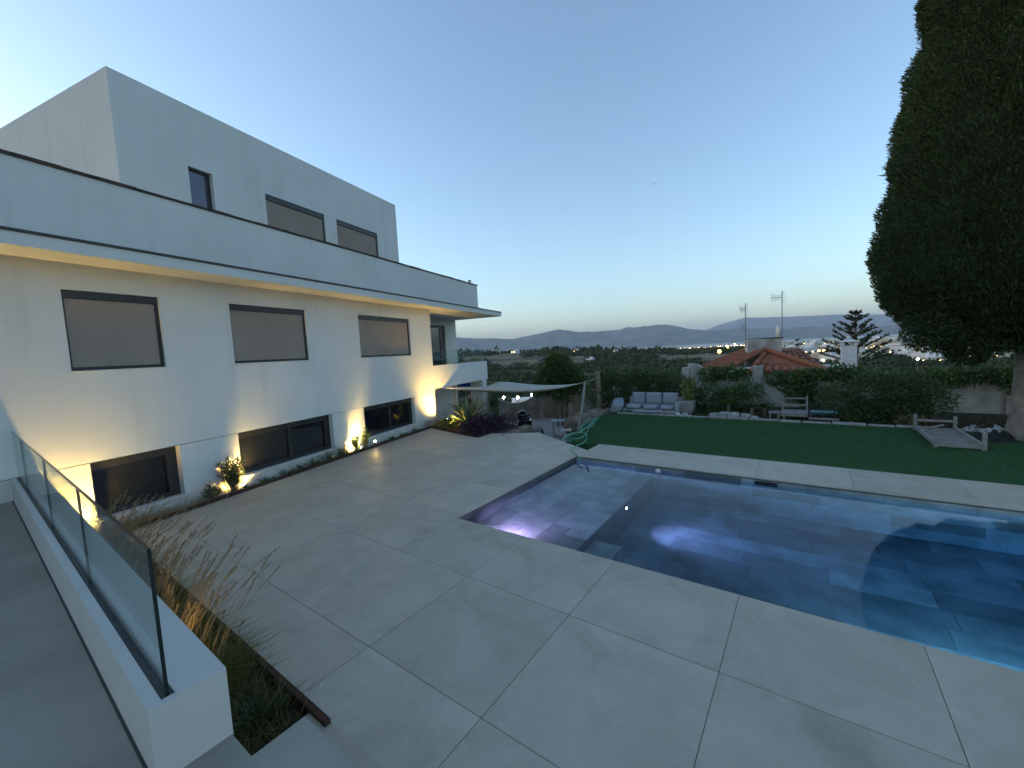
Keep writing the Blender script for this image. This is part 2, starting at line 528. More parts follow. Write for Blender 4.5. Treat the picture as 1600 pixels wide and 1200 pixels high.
# ------------------------------------------------------------------ the pool
POOLSTONE = mat('slate_pool_tile', (0.15, 0.175, 0.16), (0.27, 0.295, 0.275), scale=3.0, rough=0.6, bump=0.25, bscale=30, detail=10, objvar=0.42)
POOLWALL = mat('dark_pool_render', (0.07, 0.085, 0.085), (0.10, 0.115, 0.115), scale=3, rough=0.6)
SHELF_B, SHELF_Z, DEEP_Z, WATER_Z = -2.42, -0.42, -1.25, -0.085
pool = MB()
pool.box(POOL_B0 - .25, POOL_B1 + .25, POOL_A0 - .25, POOL_A0, -1.6, -0.03)
pool.box(POOL_B0 - .25, POOL_B1 + .25, POOL_A1, POOL_A1 + .25, -1.6, -0.03)
pool.box(POOL_B0 - .25, POOL_B0, POOL_A0 + .001, POOL_A1 - .001, -1.6, -0.03)
pool.box(POOL_B1, POOL_B1 + .25, POOL_A0 + .001, POOL_A1 - .001, -1.6, -0.03)
pool.box(POOL_B0 + .001, POOL_B1 - .001, POOL_A0 + .001, POOL_A1 - .001, -1.6, DEEP_Z - 0.02)
pool.box(POOL_B0 + .001, SHELF_B - .002, POOL_A0 + .002, POOL_A1 - .002, DEEP_Z - .01, SHELF_Z - 0.02)
pool_o = tag(pool.build('swimming_pool', POOLWALL, fr=FP), 'rectangular pool shell with shallow shelf and slate tiles', kind='structure')
# shelf tiles: long strips running away from the viewer, one wide border along the step
x, k = POOL_B0 + .006, 0
strips = [POOL_B0 + .005, -3.74, -3.40, -3.06, -2.76, SHELF_B]
for i in range(5):
    y = POOL_A0 + .005
    first = rnd.uniform(.25, .8)
    while y < POOL_A1 - .02:
        y1 = min(POOL_A1 - .005, y + first); first = 0.62 if i < 4 else 0.95
        MB().box(strips[i] + .002, strips[i + 1] - .002, y + .002, y1 - .002, SHELF_Z - .0195, SHELF_Z + rnd.uniform(-.002, .001)).build('floor_tile', POOLSTONE, pool_o)
        y = y1
rows = [POOL_A0 + .005 + 0.341 * i for i in range(12)]; rows[-1] = POOL_A1 - .005
for i in range(11):
    x = SHELF_B + .004
    first = rnd.uniform(.3, .95)
    while x < POOL_B1 - .02:
        x1 = min(POOL_B1 - .005, x + first); first = 0.95
        MB().box(x + .002, x1 - .002, rows[i] + .002, rows[i + 1] - .002, DEEP_Z - .0195, DEEP_Z + rnd.uniform(-.002, .001)).build('floor_tile', POOLSTONE, pool_o)
        x = x1
for r_, (z0, z1) in enumerate(((-1.23, -.93), (-.93, -.63), (-.63, -.33), (-.33, -.035))):
    x = POOL_B0 + .01
    first = rnd.uniform(.3, .9)
    while x < POOL_B1 - .02:
        x1 = min(POOL_B1 - .01, x + first); first = .92
        if not (x1 < SHELF_B and z1 < SHELF_Z):
            MB().box(x + .002, x1 - .002, POOL_A1 - .012, POOL_A1 - .001, max(z0, SHELF_Z if x1 < SHELF_B else -2) + .002, z1 - .002).build('wall_tile', POOLSTONE, pool_o)
        x = x1
# steps in the near corner
for (b0, b1, z) in ((SHELF_B + .004, SHELF_B + .40, -.62), (SHELF_B + .40, SHELF_B + .80, -.84)):
    MB().box(b0 + .001, b1 - .001, POOL_A0 + .003, POOL_A0 + 1.05, DEEP_Z + .001, z).build('pool_step', POOLSTONE, pool_o, bevel=.006)

wm, n, l, b = mat_new('pool_water')
n.remove(b)
gl = n.new('ShaderNodeBsdfGlass'); gl.inputs['IOR'].default_value = 1.21; gl.inputs['Roughness'].default_value = 0.0
va = n.new('ShaderNodeVolumeAbsorption'); va.inputs['Color'].default_value = (0.08, 0.57, 0.80, 1); va.inputs['Density'].default_value = 0.6
tc = n.new('ShaderNodeTexCoord'); nz = n.new('ShaderNodeTexNoise'); nz.inputs['Scale'].default_value = 3.4; nz.inputs['Detail'].default_value = 3
bp = n.new('ShaderNodeBump'); bp.inputs['Strength'].default_value = 0.06; bp.inputs['Distance'].default_value = 0.02
l.new(tc.outputs['Object'], nz.inputs['Vector']); l.new(nz.outputs['Fac'], bp.inputs['Height']); l.new(bp.outputs['Normal'], gl.inputs['Normal'])
l.new(gl.outputs[0], n['Material Output'].inputs['Surface']); l.new(va.outputs[0], n['Material Output'].inputs['Volume'])
wat = MB().box(POOL_B0 - .02, POOL_B1 + .02, POOL_A0 - .02, POOL_A1 + .02, -1.45, WATER_Z).build('pool_water', wm, fr=FP)
tag(wat, 'still blue pool water reflecting sky and cypress', kind='structure')

COOL = (0.52, 0.42, 1.0)
TEALW = (0.36, 0.70, 1.0)


def pool_lamp(b, a, z, out, label, power, size=110, col=COOL):
    rt = root('pool_light', FP, (b, a, z), label, 'pool light', 'underwater pool lights')
    d = Vector((out[0], out[1], 0)).normalized()
    mb = MB(); mb.tube([Vector((b, a, z)) - d * .005, Vector((b, a, z)) + d * .012], [.055, .05], 14)
    mb.build('lamp_ring', ALU, rt)
    mb = MB(); mb.tube([Vector((b, a, z)) + d * .013, Vector((b, a, z)) + d * .02], [.032, .028], 12)
    mb.build('lens', LENS_COOL, rt)
    ld = bpy.data.lights.new('pool_lamp_light', 'SPOT'); ld.energy = power; ld.color = col; ld.spot_size = R_(size); ld.spot_blend = 1; ld.shadow_soft_size = .03
    lo = bpy.data.objects.new('pool_lamp_light', ld); COL.objects.link(lo); lo.parent = rt
    dd = Vector((out[0], out[1], out[2])).normalized()
    lo.location = d * .03
    lo.rotation_euler = dd.to_track_quat('-Z', 'Y').to_euler()
    return rt


LENS_COOL = emis('cool_lens', (0.75, 0.75, 1.0), 12)
pool_lamp(-3.42, POOL_A0 + .006, -.27, (0, 1, -.35), 'underwater light glowing violet in the shallow pool shelf', 110, 130, (.66, .40, 1.0))
pool_lamp(SHELF_B + .004, 6.3, -.6, (1, .2, -.62), 'white underwater light set in the step beside the shelf', 70, 66)
pool_lamp(1.35, POOL_A0 + .006, -.45, (0, 1, -.25), 'added unseen underwater light in the near pool wall below the coping', 105, 165, TEALW)  # unseen lamp added to brighten the deep pool floor
pool_lamp(4.4, POOL_A0 + .006, -.45, (0, 1, -.25), 'added unseen underwater light in the near pool wall at right of frame', 26, 165, TEALW)  # another added lamp, brightening the floor further right
pool_lamp(POOL_B1 - .006, 6.2, -.6, (-1, 0.25, -.15), 'underwater light at the far right end of pool', 110, 150, (.2, .45, 1.0))

fq = FP.loc(ground(1028, 737, WATER_Z))
fl = MB().lathe((fq[0], fq[1], WATER_Z), [(.012, -.05), (.05, -.02), (.055, .0), (.045, .03), (.012, .055)], 10).build('pool_float', mat('white_float', (.62, .62, .64), rough=.4), fr=FP, org=(fq[0], fq[1], WATER_Z), smooth=True)
tag(fl, 'small white dosing float at the far side of pool', 'float')
sq = FP.loc(ground(1197, 752, -.05))
sk_ = MB().box(sq[0] - .16, sq[0] + .16, POOL_A1 - .03, POOL_A1 - .013, -.16, -.045).build('skimmer_mouth', ALU, pool_o)

# ------------------------------------------------------------------ raised walkway, its parapet and glass
WALK_Z, WT = 0.787, 1.085
walk = MB().prism([(-9.0, -1.9), (2.5, -1.9), (2.5, -.9), (0.0, -.9), (-.9, .768), (-1.785, .768), (-1.785, .555), (-9.0, .42)][::1], -.2, WALK_Z)
wk = tag(walk.build('walkway', mat('walkway_screed', (0.26, 0.235, 0.195), (0.33, 0.30, 0.25), scale=2, rough=.75, bump=.05, bscale=120), fr=FP), 'grey raised walkway floor behind the parapet', kind='structure')
MB().box(-8.7, -1.97, .293, .3035, WALK_Z - .01, WALK_Z + .0015).build('joint_strip', GROUT, wk)
WB0, WB1, WA0, WA1 = -8.75, -1.965, 0.305, 0.556
wr = root('parapet_wall', FP, (WB1, WA1, 0), 'low white rendered wall carrying the glass panels', 'wall')
GC = 0.372                       # glass line
mb = MB(); mb.box(WB0, WB1, WA0, GC - .022, WALK_Z - .8, WT)
mb.box(WB0, WB1, GC + .022, WA1, WALK_Z - .8, WT); mb.box(WB0, WB1 - .03, GC - .022, GC + .022, WALK_Z - .8, WT - .05); mb.box(WB1 - .03, WB1, GC - .022, GC + .022, WALK_Z - .8, WT - .003)
PWALL = stucco('grey_white_render', (.52, .505, .475))
mb.build('wall_body', PWALL, wr)
gr = root('glass_balustrade', FP, (WB1, GC, WT), 'frameless glass balustrade panels standing on the white parapet', 'balustrade')
MB().box(WB0, WB1 - .032, GC - .019, GC + .019, WT - .048, WT - .012).build('channel', mat('dark_channel', (.05, .055, .055), rough=.6), gr)
EDGE = mat('green_glass_edge', (0.006, 0.014, 0.013), rough=.15, spec=.6)
gz1 = 1.665
ends = [WB0 + .02, -6.95, -5.05, -3.5, WB1 - .04]
for i in range(4):
    g = MB().box(ends[i] + .004, ends[i + 1] - .004, GC - .006, GC + .006, WT - .011, gz1).build('glass_panel', GLASS, gr)
    MB().box(ends[i] + .004, ends[i + 1] - .004, GC - .0062, GC + .0062, gz1 + .0005, gz1 + .004).build('top_edge', EDGE, g)
    MB().box(ends[i + 1] - .0035, ends[i + 1] + (.0005 if i == 3 else -.001), GC - .0062, GC + .0062, WT - .011, gz1 + .004).build('end_edge', EDGE, g)

# ------------------------------------------------------------------ planting beds
sm = MB()
sm.prism([(-8.7, .57), (-2.695, .57), (-2.695, 1.184), (-8.7, 1.184)], -.3, -.07)
tag(sm.build('planter_soil', SOIL, fr=FP), 'brown soil in the strip planter below the parapet', kind='structure')
so2 = MB().box(FACE - .02, EDGE_N - .012, 2.4, 12.4, -.3, -.015).build('planter_soil', SOIL, fr=FH)
tag(so2, 'dark soil strip along the foot of the house', kind='structure')
ce = MB().box(-7.05, -2.49, 1.186, 1.228, -.25, .035).build('corten_edging', CORTEN, fr=FP, org=(-2.49, 1.2, 0), bevel=.004)
tag(ce, 'rusty steel edging of the grass planter beside the parapet', 'edging')
ce = MB().box(EDGE_N - .01, EDGE_N, 3.25, 10.95, -.2, .065).build('corten_edging', CORTEN, fr=FH, org=(EDGE_N, 3.25, 0))
tag(ce, 'long rusty steel edging of the bed along the house', 'edging')


# ================================================================== the house
def wall_cells(mb, xf, xb, ys, zs, holes):
    """a wall between x=xb (back) and x=xf (front) with rectangular openings, closed all round"""
    ys = sorted(set(ys + [h[0] for h in holes] + [h[1] for h in holes])); zs = sorted(set(zs + [h[2] for h in holes] + [h[3] for h in holes]))
    ny, nz_ = len(ys) - 1, len(zs) - 1

    def solid(i, j):
        if i < 0 or j < 0 or i >= ny or j >= nz_: return False
        yc, zc = (ys[i] + ys[i + 1]) / 2, (zs[j] + zs[j + 1]) / 2
        return not any(h[0] < yc < h[1] and h[2] < zc < h[3] for h in holes)
    for i in range(ny):
        for j in range(nz_):
            if not solid(i, j): continue
            a, b_, c, d = ys[i], ys[i + 1], zs[j], zs[j + 1]
            mb.add([(xf, a, c), (xf, b_, c), (xf, b_, d), (xf, a, d)], [(0, 1, 2, 3)])
            mb.add([(xb, a, c), (xb, b_, c), (xb, b_, d), (xb, a, d)], [(3, 2, 1, 0)])
            if not solid(i - 1, j): mb.add([(xf, a, c), (xf, a, d), (xb, a, d), (xb, a, c)], [(0, 1, 2, 3)])
            if not solid(i + 1, j): mb.add([(xf, b_, c), (xb, b_, c), (xb, b_, d), (xf, b_, d)], [(0, 1, 2, 3)])
            if not solid(i, j - 1): mb.add([(xf, a, c), (xb, a, c), (xb, b_, c), (xf, b_, c)], [(0, 1, 2, 3)])
            if not solid(i, j + 1): mb.add([(xf, a, d), (xf, b_, d), (xb, b_, d), (xb, a, d)], [(0, 1, 2, 3)])
    return mb


S_END, SOF, EAVE_N, EAVE_T, EAVE_S = 11.77, 3.88, -7.16, 4.075, 16.3
house = root('villa', FH, (FACE, 2.0, 0), 'modern white rendered villa with flat roofs and taupe window screens', 'house')
UP = [(2.87, 4.0, 2.385, 3.515), (5.12, 6.80, 2.385, 3.515), (8.43, 10.61, 2.385, 3.515)]
LO = [(2.93, 4.06, 0.215, 1.058), (5.04, 7.32, 0.215, 1.058), (8.38, 10.61, 0.215, 1.058)]
Y0 = -6.0
wall_cells(MB(), FACE, FACE - .35, [Y0, S_END], [1.069, SOF], UP).build('front_wall', STUCCO, house)
wall_cells(MB(), FACE - .012, FACE - .35, [Y0, S_END - .002], [-.6, 1.0585], LO).build('plinth_wall', STUCCO, house)
# body behind the front, so that nothing looks hollow
MB().box(FACE - 9, FACE - .352, Y0, S_END - .004, -.6, SOF).build('house_body', STUCCO, house)

# --- upper windows with lowered outside screens
for (a, b_, c, d) in UP:
    w = MB().box(FACE - .09, FACE - .028, a + .005, b_ - .005, d - .115, d - .003).build('window', ALU, house, bevel=.006)
    MB().box(FACE - .055, FACE - .05, a + .03, b_ - .05, c + .05, d - .116).build('screen_fabric', SCREEN, w)
    MB().box(FACE - .085, FACE - .035, a + .004, a + .03, c + .004, d - .117).build('guide_rail', ALU, w)
    MB().box(FACE - .085, FACE - .035, b_ - .05, b_ - .004, c + .004, d - .117).build('guide_rail', ALU, w)
    MB().box(FACE - .07, FACE - .04, a + .031, b_ - .051, c + .004, c + .05).build('bottom_bar', ALU, w)
    MB().box(FACE - .2, FACE - .1, a + .004, b_ - .004, c + .004, d - .004).build('pane', PANE, w)
    MB().box(FACE - .2, FACE + .018, a - .02, b_ + .02, c - .022, c - .001).build('sill', STUCCO, w, bevel=.004)

# --- lower windows: dark glass set back in the plinth
for q, (a, b_, c, d) in enumerate(LO):
    x1 = FACE - .13
    w = MB().box(x1 - .07, x1, a + .004, b_ - .004, d - .13, d - .003).build('window', ALU, house, bevel=.004)
    MB().box(x1 - .07, x1 - .001, a + .004, a + .06, c + .002, d - .131).build('frame', ALU, w)
    MB().box(x1 - .07, x1 - .001, b_ - .16, b_ - .004, c + .002, d - .131).build('frame', ALU, w)
    MB().box(x1 - .07, x1 - .002, a + .061, b_ - .161, c + .002, c + .085).build('frame', ALU, w)
    mids = [] if q == 0 else [a + (b_ - a) * .52]
    eds = [a + .06] + mids + [b_ - .16]
    for m_ in mids:
        MB().box(x1 - .07, x1 - .003, m_ - .045, m_ + .045, c + .086, d - .132).build('mullion', ALU, w)
    for e0, e1 in zip(eds, eds[1:]):
        MB().box(x1 - .05, x1 - .04, e0 + .002, e1 - .002, c + .086, d - .132).build('pane', PANE, w)
    MB().box(FACE - .25, FACE + .03, a - .03, b_ + .03, c - .03, c - .001).build('sill', STUCCO, w, bevel=.004)

# --- eave, roof terrace parapet, upper storey
ev = MB().box(FACE - 9, EAVE_N, Y0, EAVE_S, SOF + .001, EAVE_T - .035).build('eave', STUCCO, house)
MB().box(FACE - 9, EAVE_N + .025, Y0, EAVE_S + .025, EAVE_T - .034, EAVE_T).build('drip_edge', FLASH, ev, bevel=.005)
pr = MB().box(FACE - .22, FACE, Y0, 15.42, EAVE_T + .001, 5.145).build('roof_parapet', STUCCO, house)
MB().box(FACE - 9, FACE - .221, 15.2, 15.42, EAVE_T + .001, 5.145).build('parapet_return', STUCCO, pr)
# worn brick capping, laid in short lengths
y = Y0
while y < 15.4:
    y1 = min(15.45, y + rnd.uniform(.28, .5))
    MB().box(FACE - .245, FACE + .025, y + .003, y1 - .003, 5.146, 5.186 + rnd.uniform(-.006, .006)).build('coping_brick', BRICKCAP, pr)
    y = y1
MB().box(FACE - .15, FACE - .09, 15.0, 15.04, 5.19, 5.30).box(FACE - .16, FACE - .08, 14.93, 15.13, 5.30, 5.325).build('roof_bracket', ALU, pr)
MB().lathe((FACE + .06, 15.38, EAVE_T + .002), [(.05, 0), (.05, .13), (.03, .15)], 10).build('drain_spout', FLASH, pr)
BOXN = FACE - 1.5
BW = [(5.57, 6.04, 4.7, 6.5), (7.26, 9.05, 5.1, 6.5), (9.49, 11.25, 5.1, 6.5)]
us = wall_cells(MB(), BOXN, BOXN - .3, [4.395, 12.32], [EAVE_T + .001, 7.75], BW).build('upper_storey', STUCCO, house)
MB().box(BOXN - 9, BOXN - .302, 4.395, 12.318, EAVE_T + .002, 7.748).build('upper_body', STUCCO, us)
MB().box(BOXN - .2, BOXN - .1, 5.575, 6.035, 4.71, 6.49).build('window', ALU, us)
MB().box(BOXN - .099, BOXN - .09, 5.60, 5.92, 4.75, 6.43).build('pane', mat('violet_grey_pane', (0.10, 0.10, 0.15), rough=.05, spec=.5), us)
for (a, b_, c, d) in BW[1:]:
    w = MB().box(BOXN - .09, BOXN - .02, a + .005, b_ - .005, d - .13, d - .003).build('window', ALU, us, bevel=.006)
    MB().box(BOXN - .055, BOXN - .05, a + .02, b_ - .04, c + .01, d - .131).build('screen_fabric', SCREEN, w)
    MB().box(BOXN - .085, BOXN - .03, b_ - .04, b_ - .004, c + .004, d - .131).build('guide_rail', ALU, w)
    MB().box(BOXN - .085, BOXN - .03, a + .004, a + .02, c + .004, d - .131).build('guide_rail', ALU, w)
    MB().box(BOXN - .2, BOXN - .1, a + .004, b_ - .004, c + .004, d - .004).build('pane', PANE, w)

# --- loggia and balcony at the far end
RN = FACE - 1.62
lw = wall_cells(MB(), RN, RN - .3, [S_END - .002, 16.25], [1.2, SOF], [(14.02, 15.33, 1.3, 3.60)]).build('loggia_wall', STUCCO, house)
MB().box(FACE - 9, RN - .301, S_END - .001, 16.24, 1.2, SOF - .001).build('loggia_body', STUCCO, lw)
dr = MB().box(RN - .14, RN - .07, 14.03, 15.32, 3.5, 3.59).build('balcony_door', ALU, house)
MB().box(RN - .14, RN - .071, 14.03, 14.08, 1.31, 3.499).build('door_frame', ALU, dr)
MB().box(RN - .14, RN - .071, 15.02, 15.32, 1.31, 3.499).build('door_frame', ALU, dr)
MB().box(RN - .11, RN - .1, 14.081, 15.019, 1.31, 3.499).build('pane', mat('sky_blue_pane', (0.02, 0.025, 0.03), rough=.03, spec=.9), dr)
bl = MB().box(RN + .001, FACE - .003, S_END + .002, 15.95, 1.2, 1.36).build('balcony', STUCCO, house)
MB().box(FACE - .2, FACE, S_END + .002, 15.95, 1.361, 1.99).build('balcony_front', STUCCO, bl)
MB().box(RN + .002, FACE - .201, 15.77, 15.95, 1.361, 1.99).build('balcony_side', STUCCO, bl)
for a, b_ in ((11.82, 13.15), (13.17, 14.5), (14.52, 15.9)):
    MB().box(FACE - .11, FACE - .098, a, b_, 1.99, 2.50).build('glass_panel', GLASS, bl)
MB().box(RN + .05, FACE - .12, 15.85, 15.862, 1.99, 2.50).build('glass_panel', GLASS, bl)
MB().box(FACE - .34, FACE - .02, 15.46, 15.86, -1.3, 1.199).build('pillar', STUCCO, house)
MB().box(FACE - .62, FACE - .345, 15.47, 15.62, -1.3, 1.198).build('porch_cross_wall', STUCCO, house)
d2 = MB().box(FACE - 1.3, FACE - 1.2, 12.2, 13.3, -1.25, 1.05).build('porch_door', ALU, house)
MB().box(FACE - 1.2, FACE - 1.19, 12.3, 12.85, -1.2, .98).build('door_leaf', mat('grey_door', (.09, .09, .10), rough=.4), d2)
MB().box(FACE - 1.62, FACE - 1.31, S_END, 15.4, -1.3, 1.199).build('porch_wall', STUCCO, house)
MB().box(FACE - .55, FACE - .4, 13.9, 13.98, -1.3, 1.197).build('porch_post', STUCCO, house)


# ================================================================== the wide landscape
def fbm(x, y, seed=0.0, oct_=4):
    r, a, f_ = 0.0, 1.0, 1.0
    for _ in range(oct_):
        r += a * mnoise.noise(Vector((x * f_ + seed, y * f_ - seed * 1.7, seed * .37))); a *= .5; f_ *= 2.03
    return r


SEA_Z = -70.0
HAZE_D = 4.0e-5


def smooth(a, b, x):
    t = min(1, max(0, (x - a) / (b - a)))
    return t * t * (3 - 2 * t)


def terrain_h(x, y):
    r = math.hypot(x, y)
    az = math.degrees(math.atan2(x, y))           # bearing, 0 = straight ahead
    near = -3.2
    # valley below the garden, then a long dry slope up to a low ridge; towards the right the land runs down to the coast
    left = smooth(22, 2, az)
    v = near - 17 * smooth(24, 95, r)
    ridge = v + (17.5 + 2.0) * smooth(110, 620, r) * left + 9 * smooth(120, 500, r) * (1 - left)
    h = ridge - (62 * smooth(640, 2600, r)) * left - 50 * smooth(420, 3600, r) * (1 - left)
    h = h * 1.0 + fbm(x / 130, y / 130, 3.1) * 2.2 * smooth(60, 300, r) * (1 - .6 * smooth(500, 700, r)) + fbm(x / 600, y / 600, 8.3) * 7 * smooth(400, 1500, r)
    if r > 3000:                                  # the bay: coast line further off on the left
        coast = 5200 + 1700 * smooth(34, 5, az) + 500 * fbm(az / 7, 1.3, 5)
        h = h + (SEA_Z - 8 - h) * smooth(coast - 900, coast + 500, r) if az > 6 else h + (SEA_Z + 6 - h) * smooth(4000, 6500, r)
    return h


azs = np.radians(np.concatenate([np.arange(-180, -40, 7.0), np.arange(-40, 75, 0.8), np.arange(75, 180.1, 7.0)]))
rs = np.concatenate([[6, 12], np.geomspace(18, 1200, 95), np.geomspace(1300, 60000, 30)])
TV, TQ = [], []
for r in rs:
    for a in azs:
        x, y = r * math.sin(a), r * math.cos(a)
        TV.append((x, y, terrain_h(x, y) if r > 16 else -3.2))
na = len(azs)
for i in range(len(rs) - 1):
    for k in range(na - 1):
        TQ.append((i * na + k, (i + 1) * na + k, (i + 1) * na + k + 1, i * na + k + 1))
tm, n, l, b = mat_new('dry_hillside')
tc = n.new('ShaderNodeTexCoord')
n1 = n.new('ShaderNodeTexNoise'); n1.inputs['Scale'].default_value = .012; n1.inputs['Detail'].default_value = 10
n2 = n.new('ShaderNodeTexNoise'); n2.inputs['Scale'].default_value = .09; n2.inputs['Detail'].default_value = 9
mp = n.new('ShaderNodeMapping'); mp.inputs['Scale'].default_value = (1, 2.2, 1)
l.new(tc.outputs['Object'], mp.inputs['Vector'])
l.new(mp.outputs['Vector'], n1.inputs['Vector']); l.new(tc.outputs['Object'], n2.inputs['Vector'])
r1 = n.new('ShaderNodeValToRGB'); r1.color_ramp.elements[0].position = .42; r1.color_ramp.elements[1].position = .58
r1.color_ramp.elements[0].color = (.055, .065, .028, 1); r1.color_ramp.elements[1].color = (.25, .165, .082, 1)
r2 = n.new('ShaderNodeValToRGB'); r2.color_ramp.elements[0].position = .38; r2.color_ramp.elements[1].position = .62
r2.color_ramp.elements[0].color = (.45, .45, .4, 1); r2.color_ramp.elements[1].color = (1, 1, 1, 1)
mx = n.new('ShaderNodeMix'); mx.data_type = 'RGBA'; mx.blend_type = 'MULTIPLY'; mx.inputs[0].default_value = 1
l.new(n1.outputs['Fac'], r1.inputs['Fac']); l.new(n2.outputs['Fac'], r2.inputs['Fac'])
l.new(r1.outputs['Color'], mx.inputs[6]); l.new(r2.outputs['Color'], mx.inputs[7]); l.new(mx.outputs[2], b.inputs['Base Color'])
b.inputs['Roughness'].default_value = .95
ter = np_mesh('hillside_terrain', TV, TQ, tm, smooth=True)
tag(ter, 'dry hillside and coastal plain running to the bay', kind='structure')

seam, n, l, b = mat_new('sea_water')
b.inputs['Base Color'].default_value = (.02, .04, .06, 1); b.inputs['Roughness'].default_value = .28; b.inputs['Specular IOR Level'].default_value = .5
sea = np_mesh('sea', [(0, 2500, SEA_Z), (60000, 2500, SEA_Z), (60000, 60000, SEA_Z), (0, 60000, SEA_Z)], [(0, 1, 2, 3)], seam)
tag(sea, 'calm pale bay beyond the town', kind='structure')

HILL = mat('scrub_mountain', (.05, .06, .04), (.19, .17, .125), scale=.0022, rough=.95, detail=12)


def bearing(px):
    d = CR.T @ np.array([px - 800, 545 - 600, F_PX])
    return math.degrees(math.atan2(d[0], d[1]))


def mountains(name, prof, dist, depth, label, seed, rough_=1.0):
    """ridge line from (pixel column, pixels above the horizon) built as a real ridge at its distance"""
    bs = [bearing(q[0]) for q in prof]; hs = [q[1] for q in prof]
    A = np.arange(bs[0], bs[-1], .1); N = 26
    Vv, Q = [], []
    for i in range(N):
        t = i / (N - 1)                                    # 0 front foot, .5 crest, 1 back foot
        rr = dist - depth * .5 + depth * t
        for k, a in enumerate(A):
            crest = np.interp(a, bs, hs) / F_PX * dist * math.cos(math.radians(a - 5)) ** 0
            sh = math.sin(math.pi * t) ** 1.35
            x, y = rr * math.sin(math.radians(a)), rr * math.cos(math.radians(a))
            nn = fbm(x / 1500, y / 1500, seed, 5)
            h = SEA_Z - 25 + (crest - SEA_Z + 25) * sh * (1 + .16 * rough_ * nn * (1 if abs(t - .5) > .1 else .25)) + 130 * rough_ * fbm(x / 900, y / 900, seed + 4, 5) * sh * (1 if abs(t - .5) > .08 else .3)
            Vv.append((x, y, h))
    for i in range(N - 1):
        for k in range(len(A) - 1):
            Q.append((i * len(A) + k, (i + 1) * len(A) + k, (i + 1) * len(A) + k + 1, i * len(A) + k + 1))
    o = np_mesh(name, Vv, Q, HILL, smooth=True)
    return tag(o, label, kind='structure')


mountains('mountain_range', [(-900, 6), (-200, 14), (300, 20), (600, 22), (700, 26), (760, 22), (800, 19), (845, 25), (869, 29), (905, 24), (940, 24), (985, 25), (1025, 27), (1045, 27), (1075, 19), (1110, 14), (1150, 15), (1200, 13), (1260, 11), (1330, 9), (1420, 6), (1520, 3), (1640, 0), (1800, -4)],
          17000, 7000, 'long blue mountain range across the bay', 2.2)
mountains('mountain_range', [(1010, -5), (1080, 8), (1120, 21), (1165, 29), (1200, 27), (1260, 25), (1310, 24), (1380, 20), (1460, 15), (1560, 10), (1800, 2), (2600, 0)],
          31000, 6000, 'pale higher mountain ridge fading far behind', 6.6, .4)


# ================================================================== lamps beside the house
WARM = (1.0, 0.69, 0.22)
LENS_WARM = emis('warm_lens', (1.0, .82, .5), 25)


def garden_spot(fr, p, aim, label, power, size=75, blend=.6):
    rt = root('garden_spotlight', fr, p, label, 'spotlight', 'warm garden spotlights')
    p = Vector(p); d = Vector(aim).normalized()
    MB().tube([p + Vector((0, 0, -.08)), p + Vector((0, 0, .03))], .006, 6).build('spike', ALU, rt)
    MB().tube([p + Vector((0, 0, .03)) - d * .03, p + Vector((0, 0, .03)) + d * .05], [.026, .032], 12).build('lamp_head', ALU, rt)
    MB().tube([p + Vector((0, 0, .03)) + d * .0505, p + Vector((0, 0, .03)) + d * .053], [.026, .026], 12).build('lens', LENS_WARM, rt)
    ld = bpy.data.lights.new('garden_lamp_light', 'SPOT'); ld.energy = power; ld.color = WARM; ld.spot_size = R_(size); ld.spot_blend = blend; ld.shadow_soft_size = .05
    lo = bpy.data.objects.new('garden_lamp_light', ld); COL.objects.link(lo); lo.parent = rt
    lo.location = Vector((0, 0, .03)) + d * .07
    lo.rotation_euler = d.to_track_quat('-Z', 'Y').to_euler()
    return rt


garden_spot(FH, (FACE + .24, 2.62, .02), (-.75, -.1, 1), 'warm spotlight at the wall behind the glass balustrade', 125, 160, 1)
garden_spot(FH, (FACE + .21, 4.94, .02), (-.8, -.15, 1), 'warm spotlight behind the dark shrub between the windows', 85, 160, 1)
garden_spot(FH, (FACE + .22, 7.98, .02), (-.75, -.5, 1), 'warm spotlight beside the two yellow-lit little shrubs', 125, 155, 1)
garden_spot(FH, (FACE + .16, 8.52, .06), (.3, -.4, .55), 'small bare spotlight shining towards the terrace', 9, 130)
garden_spot(FH, (FACE + .62, 11.5, .14), (-.55, .1, 1), 'warm spotlight under the agave lighting the house corner', 125, 120, 1)
garden_spot(FH, (-6.95, 11.2, .05), (.45, .55, .75), 'warm spotlight at the foot of the agave', 26, 110, 1)
garden_spot(FP, (-3.75, .66, -.03), (.12, .12, 1), 'warm spotlight glowing inside the fountain grass planter', 13, 140)

# ================================================================== lawn and bed
LAWN = mat('artificial_turf', (.028, .095, .034), (.042, .122, .048), scale=30, rough=.9, bump=.6, bscale=220, spec=.1)
lawn = MB().prism([(-4.98, LAWN_A0 + .002), (7.2, LAWN_A0 + .002), (7.2, LAWN_A1), (-5.75, LAWN_A1), (-5.55, 11.2)], -1.3, .004)
lawn_o = tag(lawn.build('lawn', LAWN, fr=FP), 'flat dark green artificial lawn behind the pool', kind='structure')
nb = 90000
b_ = NR.uniform(-5.7, 6.5, nb); a_ = NR.uniform(LAWN_A0 + .01, LAWN_A1, nb)
keep = (b_ > -4.98 - (a_ - 9) * .17); b_, a_ = b_[keep], a_[keep]
Wp = np.stack([b_ * FP.c + a_ * FP.s, -b_ * FP.s + a_ * FP.c, np.full(len(b_), .003)], 1)
Dv = unit(NR.normal(size=(len(b_), 3)) * np.array([.45, .45, .1]) + np.array([0, 0, 1.0]))
V, Q = leaf_arrays(Wp, Dv, .028 + .02 * NR.random(len(b_)), .006)
tb = np_mesh('turf_blades', V, Q, leafmat('turf_green', (.024, .082, .028), (.056, .146, .054), .1, .7, .6))
